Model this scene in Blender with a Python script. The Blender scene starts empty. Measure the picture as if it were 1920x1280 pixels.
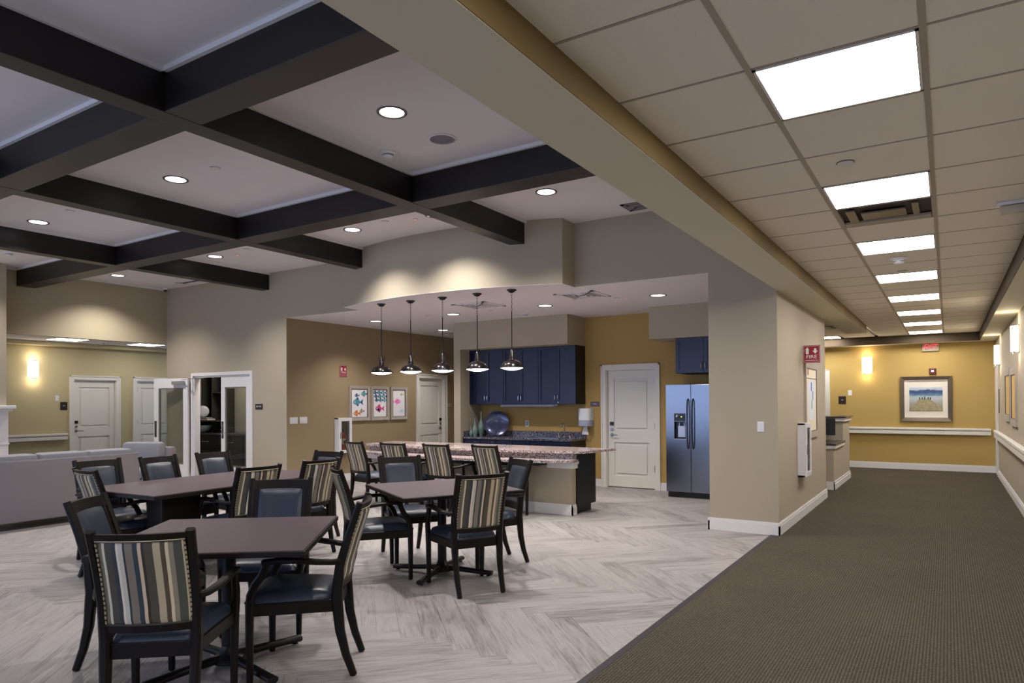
import bpy, bmesh, math, random
from mathutils import Vector, Matrix
random.seed(7)
C = bpy.context.scene.collection
S = bpy.context.scene
PI = math.pi
def rad(a): return a * PI / 180.0

# ------------------------------------------------------------------ camera
cam_d = bpy.data.cameras.new('camera'); cam = bpy.data.objects.new('camera', cam_d); C.objects.link(cam)
yaw, pit, rol = 0.5677002, 0.0085520, -0.0057649
r = Vector((math.cos(yaw), math.sin(yaw), 0)); f = Vector((-math.sin(yaw), math.cos(yaw), 0)); u = Vector((0, 0, 1))
f, u = f * math.cos(pit) + u * math.sin(pit), u * math.cos(pit) - f * math.sin(pit)
r, u = r * math.cos(rol) + u * math.sin(rol), u * math.cos(rol) - r * math.sin(rol)
M = Matrix(((r.x, u.x, -f.x, 0), (r.y, u.y, -f.y, 0), (r.z, u.z, -f.z, 1.49), (0, 0, 0, 1)))
cam.matrix_world = M
cam_d.sensor_width = 36; cam_d.lens = 1282.347 / 1920 * 36
cam_d.shift_y = (741.7956 - 640) / 1920; cam_d.clip_start = 0.05; cam_d.clip_end = 200
S.camera = cam
CR, CU, CF = r, u, f
def project(p):
    d = Vector(p) - Vector((0, 0, 1.49)); w = d.dot(CF)
    return None if w < .2 else (960 + 1282.3 * d.dot(CR) / w, 741.8 - 1282.3 * d.dot(CU) / w, w)

# ------------------------------------------------------------------ view and world (daylight reaches in through the windows behind)
S.view_settings.view_transform = 'Standard'; S.view_settings.look = 'None'
S.view_settings.exposure = 0.62; S.view_settings.gamma = 1.0; S.view_settings.use_curve_mapping = False
W = bpy.data.worlds.new('world'); S.world = W; W.use_nodes = True
W.node_tree.nodes['Background'].inputs[0].default_value = (0.52, 0.66, 1.0, 1)
W.node_tree.nodes['Background'].inputs[1].default_value = 2.3
# light levels
L_MAIN, L_KIT, L_PEND, L_PANEL, L_SCONCE = 175, 88, 30, 19, 34

# ------------------------------------------------------------------ materials
def lin(c):
    if isinstance(c, str): c = [int(c[i:i + 2], 16) / 255 for i in (0, 2, 4)]
    return tuple(x / 12.92 if x <= .04045 else ((x + .055) / 1.055) ** 2.4 for x in c) + (1,)
MATS = {}
def mat(name, col, rough=.5, metal=0., spec=.5, var=0., vscale=6., bump=0., bscale=200., coat=0., emit=None, estr=0., stretch=None):
    m = bpy.data.materials.new(name); m.use_nodes = True; nt = m.node_tree; b = nt.nodes['Principled BSDF']
    b.inputs['Base Color'].default_value = lin(col); b.inputs['Roughness'].default_value = rough
    b.inputs['Metallic'].default_value = metal; b.inputs['Specular IOR Level'].default_value = spec
    b.inputs['Coat Weight'].default_value = coat
    if emit: b.inputs['Emission Color'].default_value = lin(emit); b.inputs['Emission Strength'].default_value = estr
    tc = nt.nodes.new('ShaderNodeTexCoord'); src = tc.outputs['Object']
    if stretch:
        mp = nt.nodes.new('ShaderNodeMapping'); mp.inputs['Scale'].default_value = stretch
        nt.links.new(src, mp.inputs[0]); src = mp.outputs[0]
    if var:
        n = nt.nodes.new('ShaderNodeTexNoise'); n.inputs['Scale'].default_value = vscale; n.inputs['Detail'].default_value = 4
        nt.links.new(src, n.inputs['Vector'])
        mx = nt.nodes.new('ShaderNodeMix'); mx.data_type = 'RGBA'; c = lin(col)
        mx.inputs[6].default_value = tuple(x * (1 - var) for x in c[:3]) + (1,)
        mx.inputs[7].default_value = tuple(min(1, x * (1 + var)) for x in c[:3]) + (1,)
        nt.links.new(n.outputs[0], mx.inputs[0]); nt.links.new(mx.outputs[2], b.inputs['Base Color'])
    if bump:
        n2 = nt.nodes.new('ShaderNodeTexNoise'); n2.inputs['Scale'].default_value = bscale; n2.inputs['Detail'].default_value = 2
        nt.links.new(src, n2.inputs['Vector'])
        bp = nt.nodes.new('ShaderNodeBump'); bp.inputs['Strength'].default_value = bump; bp.inputs['Distance'].default_value = .002
        nt.links.new(n2.outputs[0], bp.inputs['Height']); nt.links.new(bp.outputs[0], b.inputs['Normal'])
    MATS[name] = m
    return m
def ramp(nt, stops, interp='LINEAR'):
    cr = nt.nodes.new('ShaderNodeValToRGB'); e = cr.color_ramp.elements; cr.color_ramp.interpolation = interp
    while len(e) > 1: e.remove(e[-1])
    e[0].position = stops[0][0]; e[0].color = lin(stops[0][1])
    for p, c in stops[1:]:
        x = e.new(p); x.color = lin(c)
    return cr

greige = mat('paint_greige', 'aca18e', .75, spec=.2, bump=.12, bscale=350)
mocha = mat('paint_mocha', '978569', .75, spec=.2, bump=.12, bscale=350)
olive = mat('paint_olive_tan', 'b9ae8a', .75, spec=.2, bump=.12, bscale=350)
gold_kitchen = mat('paint_gold_kitchen', 'b3945c', .75, spec=.2, bump=.12, bscale=350)
gold = mat('paint_gold', 'b3985c', .75, spec=.2, bump=.12, bscale=350)
white_ceiling = mat('ceiling_paint', 'dcd7d9', .85, spec=.1, bump=.1, bscale=300)
trim_white = mat('trim_white', 'dedbdb', .38, spec=.4)
door_white = mat('door_white', 'dcd8d0', .42, spec=.4)
beam_mat = mat('beam_espresso', '1a1514', .42, spec=.4, var=.5, vscale=2.5, stretch=(1, 1, 1))
tile_mat = mat('acoustic_tile', 'ece5d8', .95, spec=.05, var=.05, vscale=150, bump=.9, bscale=420)
tee_mat = mat('ceiling_tee_metal', 'a89e90', .5, spec=.3)
soffit_mat = mat('paint_soffit', 'd2ccb6', .75, spec=.2, bump=.12, bscale=350)
espresso = mat('espresso_wood', '130d0b', .4, spec=.22, var=.25, vscale=14, stretch=(1, 1, .2))
vinyl = mat('slate_blue_vinyl', '272f3d', .34, spec=.5, bump=.35, bscale=180)
table_mat = mat('table_laminate', '51424a', .38, spec=.5, var=.12, vscale=4, stretch=(1, 8, 1))
table_edge = mat('table_edge_wood', '191112', .4, spec=.25)
black_iron = mat('black_iron', '100d0e', .4, spec=.3)
bronze = mat('bronze_enamel', '140e0f', .24, metal=.0, spec=.5)
navy = mat('navy_lacquer', '0a1231', .3, spec=.5, var=.3, vscale=5, stretch=(6, 6, .5))
black_lam = mat('black_laminate', '120f13', .45, spec=.4)
steel = mat('brushed_steel', '868b97', .24, metal=1., var=.08, vscale=30, stretch=(60, 60, 1))
chrome = mat('chrome', 'c9c9cc', .14, metal=1.)
dark_chrome = mat('dark_chrome', '57565c', .18, metal=1.)
nickel = mat('satin_nickel', '9b999a', .3, metal=1.)
black_plastic = mat('black_plastic', '0e0e12', .3)
white_plastic = mat('white_plastic', 'dcdcdf', .35)
grey_plastic = mat('grey_plastic', '9ea0b0', .3)
red_plastic = mat('red_enamel', '8c1626', .4)
deep_red = mat('dark_red_plastic', '5a1416', .4)
sofa_mat = mat('sofa_linen', '857e81', .9, spec=.15, bump=.5, bscale=500)
sofa_light = mat('sofa_linen_light', '84848a', .9, spec=.15, bump=.5, bscale=500)
frame_grey = mat('frame_driftwood', 'a79c92', .55, var=.12, vscale=20)
frame_dark = mat('frame_dark_wood', '3c2b22', .5)
frame_bronze = mat('frame_pewter', '6c6154', .35, metal=.7)
mat_board = mat('mat_board', 'ddd7cb', .8)
paper = mat('art_paper', 'e4e2e6', .8)
celadon = mat('celadon_glaze', '7d938c', .2, spec=.6, var=.2, vscale=12, coat=.5)
dark_plate_mat = mat('blue_black_glaze', '414765', .22, spec=.6, var=.5, vscale=14, coat=.5, metal=.5)
plaque = mat('plaque_brown', '2a2226', .4)
plaque_grey = mat('plaque_grey', '565560', .45)
rubber = mat('vinyl_edge_strip', '2c262b', .5)
closet_dark = mat('closet_espresso', '1d1719', .4, var=.2, vscale=8)
closet_side = mat('closet_side_panel', '34332e', .5)
glass_mat = bpy.data.materials.new('door_glass'); glass_mat.use_nodes = True
nt = glass_mat.node_tree; nt.nodes.clear()
out = nt.nodes.new('ShaderNodeOutputMaterial'); tr = nt.nodes.new('ShaderNodeBsdfTransparent'); gl = nt.nodes.new('ShaderNodeBsdfGlossy')
gl.inputs['Roughness'].default_value = .03; tr.inputs[0].default_value = (.86, .88, .85, 1)
mx = nt.nodes.new('ShaderNodeMixShader'); mx.inputs[0].default_value = .13
nt.links.new(tr.outputs[0], mx.inputs[1]); nt.links.new(gl.outputs[0], mx.inputs[2]); nt.links.new(mx.outputs[0], out.inputs[0])
def emis(name, col, s):
    m = bpy.data.materials.new(name); m.use_nodes = True; nt = m.node_tree; nt.nodes.clear()
    o = nt.nodes.new('ShaderNodeOutputMaterial'); e = nt.nodes.new('ShaderNodeEmission')
    e.inputs[0].default_value = lin(col) if isinstance(col, str) else col + (1,); e.inputs[1].default_value = s
    nt.links.new(e.outputs[0], o.inputs[0]); return m
em_down = emis('downlight_glow', (1, .97, .98), 3.5)
em_panel = emis('panel_glow', (1, .96, .93), L_PANEL)
em_panel2 = emis('passage_panel_glow', (1, .96, .93), 9.)
em_pend = emis('pendant_glow', (1, .97, .97), 3.)
em_sconce = emis('sconce_glow', (1, .88, .72), 3.5)
em_exit = emis('exit_red', (1, .05, .06), 1.3)
em_red = emis('indicator_red', (1, .1, .08), 1.5)
em_green = emis('indicator_yellow', (.7, .9, .05), 1.2)

# plank material: grain along u, tone varies with the offset stored in the uv map
def plank_material():
    m = bpy.data.materials.new('grey_oak_plank'); m.use_nodes = True; nt = m.node_tree; b = nt.nodes['Principled BSDF']
    uv = nt.nodes.new('ShaderNodeUVMap'); uv.uv_map = 'grain'
    def N(scale, det, sc, dist=0.):
        mp = nt.nodes.new('ShaderNodeMapping'); mp.inputs['Scale'].default_value = sc; nt.links.new(uv.outputs[0], mp.inputs[0])
        n = nt.nodes.new('ShaderNodeTexNoise'); n.inputs['Scale'].default_value = scale; n.inputs['Detail'].default_value = det
        n.inputs['Distortion'].default_value = dist; n.inputs['Roughness'].default_value = .6
        nt.links.new(mp.outputs[0], n.inputs['Vector']); return n
    fine = N(3.2, 6, (1.3, 26, 1), .5); broad = N(2.2, 3, (.9, 5.5, 1), 1.2); tone = N(.13, 0, (1, 1, 1))
    cr = ramp(nt, [(0, '433e3c'), (.3, '66605d'), (.42, '87817e'), (.54, '9b9593'), (1, 'aea8a6')])
    ad = nt.nodes.new('ShaderNodeMath'); ad.operation = 'MULTIPLY_ADD'; ad.inputs[1].default_value = .5
    nt.links.new(broad.outputs[0], ad.inputs[0])
    ml = nt.nodes.new('ShaderNodeMath'); ml.operation = 'MULTIPLY'; ml.inputs[1].default_value = .6; nt.links.new(fine.outputs[0], ml.inputs[0])
    nt.links.new(ml.outputs[0], ad.inputs[2])
    ad2 = nt.nodes.new('ShaderNodeMath'); ad2.operation = 'MULTIPLY_ADD'; ad2.inputs[1].default_value = .35
    nt.links.new(tone.outputs[0], ad2.inputs[0]); nt.links.new(ad.outputs[0], ad2.inputs[2])
    sb = nt.nodes.new('ShaderNodeMath'); sb.operation = 'SUBTRACT'; sb.inputs[1].default_value = .205; nt.links.new(ad2.outputs[0], sb.inputs[0])
    nt.links.new(sb.outputs[0], cr.inputs[0]); nt.links.new(cr.outputs[0], b.inputs['Base Color'])
    b.inputs['Roughness'].default_value = .42; b.inputs['Specular IOR Level'].default_value = .4
    bp = nt.nodes.new('ShaderNodeBump'); bp.inputs['Strength'].default_value = .12; bp.inputs['Distance'].default_value = .002
    nt.links.new(fine.outputs[0], bp.inputs['Height']); nt.links.new(bp.outputs[0], b.inputs['Normal'])
    return m
plank_mat = plank_material()
def carpet_material():
    m = bpy.data.materials.new('brown_loop_carpet'); m.use_nodes = True; nt = m.node_tree; b = nt.nodes['Principled BSDF']
    tc = nt.nodes.new('ShaderNodeTexCoord')
    def wave(sc, ax):
        w = nt.nodes.new('ShaderNodeTexWave'); w.wave_type = 'BANDS'; w.bands_direction = ax; w.inputs['Scale'].default_value = sc
        w.inputs['Distortion'].default_value = 1.6; w.inputs['Detail'].default_value = 2; w.inputs['Detail Scale'].default_value = 4
        nt.links.new(tc.outputs['Object'], w.inputs[0]); return w
    a = wave(18, 'X'); c = wave(30, 'Y')
    n = nt.nodes.new('ShaderNodeTexNoise'); n.inputs['Scale'].default_value = 120; n.inputs['Detail'].default_value = 2
    nt.links.new(tc.outputs['Object'], n.inputs['Vector'])
    ml = nt.nodes.new('ShaderNodeMath'); ml.operation = 'MULTIPLY'; nt.links.new(a.outputs['Fac'], ml.inputs[0]); nt.links.new(c.outputs['Fac'], ml.inputs[1])
    ad = nt.nodes.new('ShaderNodeMath'); ad.operation = 'MULTIPLY_ADD'; ad.inputs[1].default_value = .5
    nt.links.new(ml.outputs[0], ad.inputs[0]); h = nt.nodes.new('ShaderNodeMath'); h.operation = 'MULTIPLY'; h.inputs[1].default_value = .6
    nt.links.new(n.outputs[0], h.inputs[0]); nt.links.new(h.outputs[0], ad.inputs[2])
    cr = ramp(nt, [(.1, '2e2922'), (.45, '4d463c'), (.8, '716a5d')]); nt.links.new(ad.outputs[0], cr.inputs[0])
    big = nt.nodes.new('ShaderNodeTexNoise'); big.inputs['Scale'].default_value = 1.3; nt.links.new(tc.outputs['Object'], big.inputs['Vector'])
    hs = nt.nodes.new('ShaderNodeHueSaturation'); mr = nt.nodes.new('ShaderNodeMapRange'); mr.inputs[3].default_value = .88; mr.inputs[4].default_value = 1.12
    nt.links.new(big.outputs[0], mr.inputs[0]); nt.links.new(mr.outputs[0], hs.inputs['Value']); nt.links.new(cr.outputs[0], hs.inputs['Color'])
    nt.links.new(hs.outputs[0], b.inputs['Base Color']); b.inputs['Roughness'].default_value = 1; b.inputs['Specular IOR Level'].default_value = .05
    bp = nt.nodes.new('ShaderNodeBump'); bp.inputs['Strength'].default_value = .9; bp.inputs['Distance'].default_value = .004
    nt.links.new(ad.outputs[0], bp.inputs['Height']); nt.links.new(bp.outputs[0], b.inputs['Normal'])
    return m
carpet_mat = carpet_material()
def granite_material(name, stops, scale=140):
    m = bpy.data.materials.new(name); m.use_nodes = True; nt = m.node_tree; b = nt.nodes['Principled BSDF']
    tc = nt.nodes.new('ShaderNodeTexCoord'); v = nt.nodes.new('ShaderNodeTexVoronoi'); v.inputs['Scale'].default_value = scale
    nt.links.new(tc.outputs['Object'], v.inputs['Vector']); sp = nt.nodes.new('ShaderNodeSeparateColor'); nt.links.new(v.outputs['Color'], sp.inputs[0])
    cr = ramp(nt, stops, 'CONSTANT'); nt.links.new(sp.outputs[0], cr.inputs[0]); nt.links.new(cr.outputs[0], b.inputs['Base Color'])
    b.inputs['Roughness'].default_value = .14; b.inputs['Specular IOR Level'].default_value = .6
    return m
granite = granite_material('granite_pink', [(0, '2d2830'), (.22, '6c5f66'), (.42, 'a48f8b'), (.68, 'd0bdb6'), (.86, 'e8dcd6')])
granite_dark = granite_material('granite_grey', [(0, '1e1c26'), (.35, '41404e'), (.6, '5d5b6a'), (.8, '8b8694'), (.93, 'b5aeb2')])
def stripe_material():
    m = bpy.data.materials.new('striped_upholstery'); m.use_nodes = True; nt = m.node_tree; b = nt.nodes['Principled BSDF']
    tc = nt.nodes.new('ShaderNodeTexCoord'); sp = nt.nodes.new('ShaderNodeSeparateXYZ'); nt.links.new(tc.outputs['Object'], sp.inputs[0])
    mr = nt.nodes.new('ShaderNodeMapRange'); mr.inputs[1].default_value = -.185; mr.inputs[2].default_value = .185; nt.links.new(sp.outputs[0], mr.inputs[0])
    seq = [(0, '6b6250'), (45, 'cdbd98'), (62, '443f35'), (110, '2c343d'), (135, 'dacdb0'), (150, 'c4b9aa'), (178, '262c31'), (192, '7d7161'), (240, '2b3b44'),
           (270, 'd0b391'), (292, '332a20'), (310, '4d4538'), (360, 'b5a580'), (405, '54462f'), (432, 'd2c098'), (452, '8a806b'), (480, '4a4e47'), (528, 'cdbd98')]
    cr = ramp(nt, [(p / 555., c) for p, c in seq], 'CONSTANT'); nt.links.new(mr.outputs[0], cr.inputs[0])
    hs = nt.nodes.new('ShaderNodeHueSaturation'); hs.inputs['Saturation'].default_value = .82; nt.links.new(cr.outputs[0], hs.inputs['Color'])
    nt.links.new(hs.outputs[0], b.inputs['Base Color']); b.inputs['Roughness'].default_value = .4; b.inputs['Specular IOR Level'].default_value = .5
    n = nt.nodes.new('ShaderNodeTexNoise'); n.inputs['Scale'].default_value = 600; nt.links.new(tc.outputs['Object'], n.inputs['Vector'])
    bp = nt.nodes.new('ShaderNodeBump'); bp.inputs['Strength'].default_value = .25; bp.inputs['Distance'].default_value = .001
    nt.links.new(n.outputs[0], bp.inputs['Height']); nt.links.new(bp.outputs[0], b.inputs['Normal'])
    return m
stripe_mat = stripe_material()
def piping_material():
    m = bpy.data.materials.new('striped_piping'); m.use_nodes = True; nt = m.node_tree; b = nt.nodes['Principled BSDF']
    tc = nt.nodes.new('ShaderNodeTexCoord'); w = nt.nodes.new('ShaderNodeTexWave'); w.bands_direction = 'Z'; w.inputs['Scale'].default_value = 14
    nt.links.new(tc.outputs['Object'], w.inputs[0]); cr = ramp(nt, [(0, '3a352c'), (.5, 'c9bb99'), (.8, '9a8c6c')], 'CONSTANT')
    nt.links.new(w.outputs['Fac'], cr.inputs[0]); nt.links.new(cr.outputs[0], b.inputs['Base Color']); b.inputs['Roughness'].default_value = .6
    return m
piping_mat = piping_material()
def slatwood(name, stops, dirn='Z', sc=3.): return None

# ------------------------------------------------------------------ mesh helpers
class MB:
    def __init__(s): s.bm = bmesh.new()
    def box(s, a, b, bev=0.):
        a, b = [min(p, q) for p, q in zip(a, b)], [max(p, q) for p, q in zip(a, b)]
        vs = [s.bm.verts.new((x, y, z)) for x in (a[0], b[0]) for y in (a[1], b[1]) for z in (a[2], b[2])]
        fs = [s.bm.faces.new([vs[i] for i in q]) for q in ((0, 1, 3, 2), (4, 6, 7, 5), (0, 4, 5, 1), (2, 3, 7, 6), (0, 2, 6, 4), (1, 5, 7, 3))]
        if bev:
            es = list({e for fc in fs for e in fc.edges})
            bmesh.ops.bevel(s.bm, geom=es, offset=bev, segments=2, affect='EDGES', profile=.5)
        return s
    def prism(s, pts, z0, z1):
        n = len(pts); lo = [s.bm.verts.new((p[0], p[1], z0)) for p in pts]; hi = [s.bm.verts.new((p[0], p[1], z1)) for p in pts]
        s.bm.faces.new(lo[::-1]); s.bm.faces.new(hi)
        for i in range(n): s.bm.faces.new((lo[i], lo[(i + 1) % n], hi[(i + 1) % n], hi[i]))
        return s
    def lathe(s, prof, c=(0, 0, 0), n=24, axis='Z', close=True):
        rings = []
        for rr, h in prof:
            ring = []
            for i in range(n):
                a = 2 * PI * i / n; x, y = rr * math.cos(a), rr * math.sin(a)
                p = (x, y, h) if axis == 'Z' else ((h, x, y) if axis == 'X' else (x, h, y))
                ring.append(s.bm.verts.new((p[0] + c[0], p[1] + c[1], p[2] + c[2])))
            rings.append(ring)
        for k in range(len(rings) - 1):
            for i in range(n):
                s.bm.faces.new((rings[k][i], rings[k][(i + 1) % n], rings[k + 1][(i + 1) % n], rings[k + 1][i]))
        if close:
            s.bm.faces.new(rings[0][::-1]); s.bm.faces.new(rings[-1])
        return s
    def sweep(s, pts, sizes, upv=(0, 0, 1), n=4, rnd=.25):
        """rectangular (n=4) or round (n>4) section swept along pts; sizes (w, h) each"""
        pts = [Vector(p) for p in pts]; rings = []; upv = Vector(upv)
        for i, p in enumerate(pts):
            t = (pts[min(i + 1, len(pts) - 1)] - pts[max(i - 1, 0)]).normalized()
            sd = t.cross(upv)
            sd = sd.normalized() if sd.length > 1e-4 else Vector((1, 0, 0))
            up = sd.cross(t).normalized(); w, h = sizes[i] if isinstance(sizes, list) else sizes
            ring = []
            if n == 4:
                k = rnd * min(w, h)
                for (a, b) in ((-w / 2 + k, -h / 2), (w / 2 - k, -h / 2), (w / 2, -h / 2 + k), (w / 2, h / 2 - k), (w / 2 - k, h / 2), (-w / 2 + k, h / 2), (-w / 2, h / 2 - k), (-w / 2, -h / 2 + k)):
                    ring.append(s.bm.verts.new(p + sd * a + up * b))
            else:
                for j in range(n):
                    a = 2 * PI * j / n; ring.append(s.bm.verts.new(p + sd * (math.cos(a) * w / 2) + up * (math.sin(a) * h / 2)))
            rings.append(ring)
        m = len(rings[0])
        for k in range(len(rings) - 1):
            for i in range(m): s.bm.faces.new((rings[k][i], rings[k][(i + 1) % m], rings[k + 1][(i + 1) % m], rings[k + 1][i]))
        s.bm.faces.new(rings[0][::-1]); s.bm.faces.new(rings[-1]); return s
    def grid(s, fn, nu, nv, thick=None):
        """surface fn(u,v)->point; thick: fn2 for the other side, closed at the rim"""
        A = [[s.bm.verts.new(fn(i / nu, j / nv)) for j in range(nv + 1)] for i in range(nu + 1)]
        for i in range(nu):
            for j in range(nv): s.bm.faces.new((A[i][j], A[i + 1][j], A[i + 1][j + 1], A[i][j + 1]))
        if thick:
            B = [[s.bm.verts.new(thick(i / nu, j / nv)) for j in range(nv + 1)] for i in range(nu + 1)]
            for i in range(nu):
                for j in range(nv): s.bm.faces.new((B[i][j], B[i][j + 1], B[i + 1][j + 1], B[i + 1][j]))
            for i in range(nu):
                s.bm.faces.new((A[i][0], B[i][0], B[i + 1][0], A[i + 1][0])); s.bm.faces.new((A[i][nv], A[i + 1][nv], B[i + 1][nv], B[i][nv]))
            for j in range(nv):
                s.bm.faces.new((A[0][j], A[0][j + 1], B[0][j + 1], B[0][j])); s.bm.faces.new((A[nu][j], B[nu][j], B[nu][j + 1], A[nu][j + 1]))
        return s
    def done(s, name, m, parent=None, smooth=False, loc=None, rot=None, bevel=0.):
        bmesh.ops.recalc_face_normals(s.bm, faces=s.bm.faces[:])
        me = bpy.data.meshes.new(name); s.bm.to_mesh(me); s.bm.free()
        for x in (m if isinstance(m, (list, tuple)) else [m]): me.materials.append(x)
        if smooth:
            me.polygons.foreach_set('use_smooth', [True] * len(me.polygons))
            try: me.set_sharp_from_angle(angle=rad(40))
            except Exception: pass
        o = bpy.data.objects.new(name, me); C.objects.link(o)
        if parent: o.parent = parent
        if loc: o.location = loc
        if rot: o.rotation_euler = rot
        if bevel:
            b = o.modifiers.new('bevel', 'BEVEL'); b.width = bevel; b.segments = 2; b.limit_method = 'ANGLE'
        return o
def tag(o, label=None, cat=None, group=None, kind=None):
    if label: o['label'] = label
    if cat: o['category'] = cat
    if group: o['group'] = group
    if kind: o['kind'] = kind
    return o
def thing(name, label, cat, loc=(0, 0, 0), rz=0, group=None):
    o = bpy.data.objects.new(name, None); o.empty_display_size = .1; C.objects.link(o); o.location = loc; o.rotation_euler = (0, 0, rz)
    return tag(o, label, cat, group)
KIDS = {}
def copy_tree(o, parent=None, kids=None):
    c = o.copy(); C.objects.link(c)
    if parent: c.parent = parent
    for ch in list(kids[o.name] if kids and o.name in kids else o.children): copy_tree(ch, c)
    return c
def box(name, a, b, m, parent=None, bev=0.): return MB().box(a, b, bev).done(name, m, parent)
def struct(o, label=None):
    o['kind'] = 'structure'
    if label: o['label'] = label
    return o
def wall(name, axis, at, thick, u0, u1, z0, z1, m, holes=(), parent=None, label=None):
    """wall in the plane axis=at, its body going to at+thick; holes (u0,u1,z0,z1)"""
    mb = MB()
    def B(a0, a1, c0, c1):
        if a1 - a0 < 1e-5 or c1 - c0 < 1e-5: return
        if axis == 'x': mb.box((at, a0, c0), (at + thick, a1, c1))
        else: mb.box((a0, at, c0), (a1, at + thick, c1))
    x = u0
    for h in sorted(holes):
        B(x, h[0], z0, z1); B(h[0], h[1], z0, h[2]); B(h[0], h[1], h[3], z1); x = h[1]
    B(x, u1, z0, z1)
    o = mb.done(name, m, parent)
    if not parent: struct(o, label)
    return o
def text_mesh(name, txt, size, m, parent, loc, rot, ext=.001, sx=1.):
    cu = bpy.data.curves.new(name, 'FONT'); cu.body = txt; cu.size = size; cu.extrude = ext; cu.align_x = 'CENTER'; cu.align_y = 'CENTER'; cu.resolution_u = 3
    t = bpy.data.objects.new(name + '_curve', cu); C.objects.link(t)
    dg = bpy.context.evaluated_depsgraph_get(); dg.update()
    me = bpy.data.meshes.new_from_object(t.evaluated_get(dg)); bpy.data.objects.remove(t)
    me.materials.clear(); me.materials.append(m); o = bpy.data.objects.new(name, me); C.objects.link(o)
    o.parent = parent; o.location = loc; o.rotation_euler = rot; o.scale = (sx, 1, 1); return o

# ------------------------------------------------------------------ dimensions
ZC, ZK, ZG, ZS = 3.80, 2.97, 2.83, 2.70      # room ceiling, kitchen ceiling, corridor grid, soffit underside
XL, XE, XS, XR = -13.34, -1.583, -1.24, .805   # left wall, pillar face, soffit edge, corridor right wall
YW, YK, YE, YB = 7.92, 10.92, 16.8, -4.0        # room far wall, kitchen far wall, corridor end, wall behind
XF = -9.70                                       # wall with fish prints

# ------------------------------------------------------------------ floors
floor = struct(MB().box((-17, YB, -.12), (-1.66, 15, -.004)).done('floor', mat('floor_joint', '55504b', .7)), 'pale grey-brown herringbone wood plank floor')
PW, PN = .1464, 8
s2 = math.sqrt(.5); UV_U = Vector((s2, s2)); UV_V = Vector((-s2, s2)); ORG = Vector((-1.9, 4.104))
def clip(poly, ax, lim, sgn):
    outp = []
    for i in range(len(poly)):
        a, b = poly[i], poly[(i + 1) % len(poly)]; da = sgn * (a[ax] - lim); db = sgn * (b[ax] - lim)
        if da <= 0: outp.append(a)
        if da * db < 0:
            t = da / (da - db); outp.append(a + (b - a) * t)
    return outp
planks = []
g = .0006
for a in range(-110, 140):
    for b_ in range(-14, 14):
        for kind in (0, 1):
            p0 = a + PN * b_; q0 = -a + PN * b_
            if kind == 0: rc = (p0, p0 + PN, q0, q0 + 1)
            else: rc = (p0 + PN, p0 + PN + 1, q0, q0 + PN)
            cs = [(rc[0], rc[2]), (rc[1], rc[2]), (rc[1], rc[3]), (rc[0], rc[3])]
            sg = [(g, g), (-g, g), (-g, -g), (g, -g)]
            pts = [ORG + UV_U * (c[0] * PW + s_[0]) + UV_V * (c[1] * PW + s_[1]) for c, s_ in zip(cs, sg)]
            cx = sum(p.x for p in pts) / 4; cy = sum(p.y for p in pts) / 4
            if cx < -13.7 or cx > -1.2 or cy < YB - .4 or cy > 14.4: continue
            if cy > 8.7 and (cx < XF - .5): continue
            if cy > 11.5 and cx > -7.3: continue
            pl = clip(pts, 0, -1.665, 1)
            if len(pl) < 3: continue
            cen = ORG + UV_U * ((rc[0] + rc[1]) / 2 * PW) + UV_V * ((rc[2] + rc[3]) / 2 * PW)
            ax_u = UV_U if kind == 0 else UV_V; ax_v = UV_V if kind == 0 else UV_U
            pr = project((cx, cy, 0)); score = 0
            if pr and -120 < pr[0] < 2040 and pr[1] < 1420: score = 1 / pr[2] ** 2
            planks.append((score, pl, cen, ax_u, ax_v))
planks.sort(key=lambda t: -t[0])
def add_plank(bm, uvl, pl, cen, au, av, off):
    vs_t = [bm.verts.new((p.x, p.y, 0)) for p in pl]; vs_b = [bm.verts.new((p.x, p.y, -.0035)) for p in pl]
    fs = [bm.faces.new(vs_t)]
    for i in range(len(pl)): fs.append(bm.faces.new((vs_t[i], vs_b[i], vs_b[(i + 1) % len(pl)], vs_t[(i + 1) % len(pl)])))
    for fc in fs:
        for lp in fc.loops:
            d = Vector((lp.vert.co.x, lp.vert.co.y)) - cen
            lp[uvl].uv = (d.dot(au) + off[0], d.dot(av) + off[1])
def plank_mesh(items, name):
    bm = bmesh.new(); uvl = bm.loops.layers.uv.new('grain')
    for it in items: add_plank(bm, uvl, it[1], it[2], it[3], it[4], (random.uniform(0, 60), random.uniform(0, 60)))
    bmesh.ops.recalc_face_normals(bm, faces=bm.faces[:])
    me = bpy.data.meshes.new(name); bm.to_mesh(me); bm.free(); me.materials.append(plank_mat)
    o = bpy.data.objects.new(name, me); C.objects.link(o); o.parent = floor; return o
for it in planks[:300]: plank_mesh([it], 'plank')
tag(plank_mesh(planks[300:], 'distant_planks'), kind='stuff')
struct(MB().box((-1.625, YB, -.12), (1.0, 17.2, .004)).box((-6.4, 11.5, -.12), (-1.625, 17.2, .004)).done('floor_carpet', carpet_mat), 'dark brown ribbed loop carpet running down the corridor')
struct(MB().box((-17, 8.2, -.1), (-13.35, 14, .004)).done('floor_far_carpet', carpet_mat), 'brown carpet of the far left passage')
struct(MB().box((-1.67, YB, -.02), (-1.622, YW + .06, .006), .002).done('trim_1', rubber), 'dark strip between plank floor and carpet')

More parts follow.
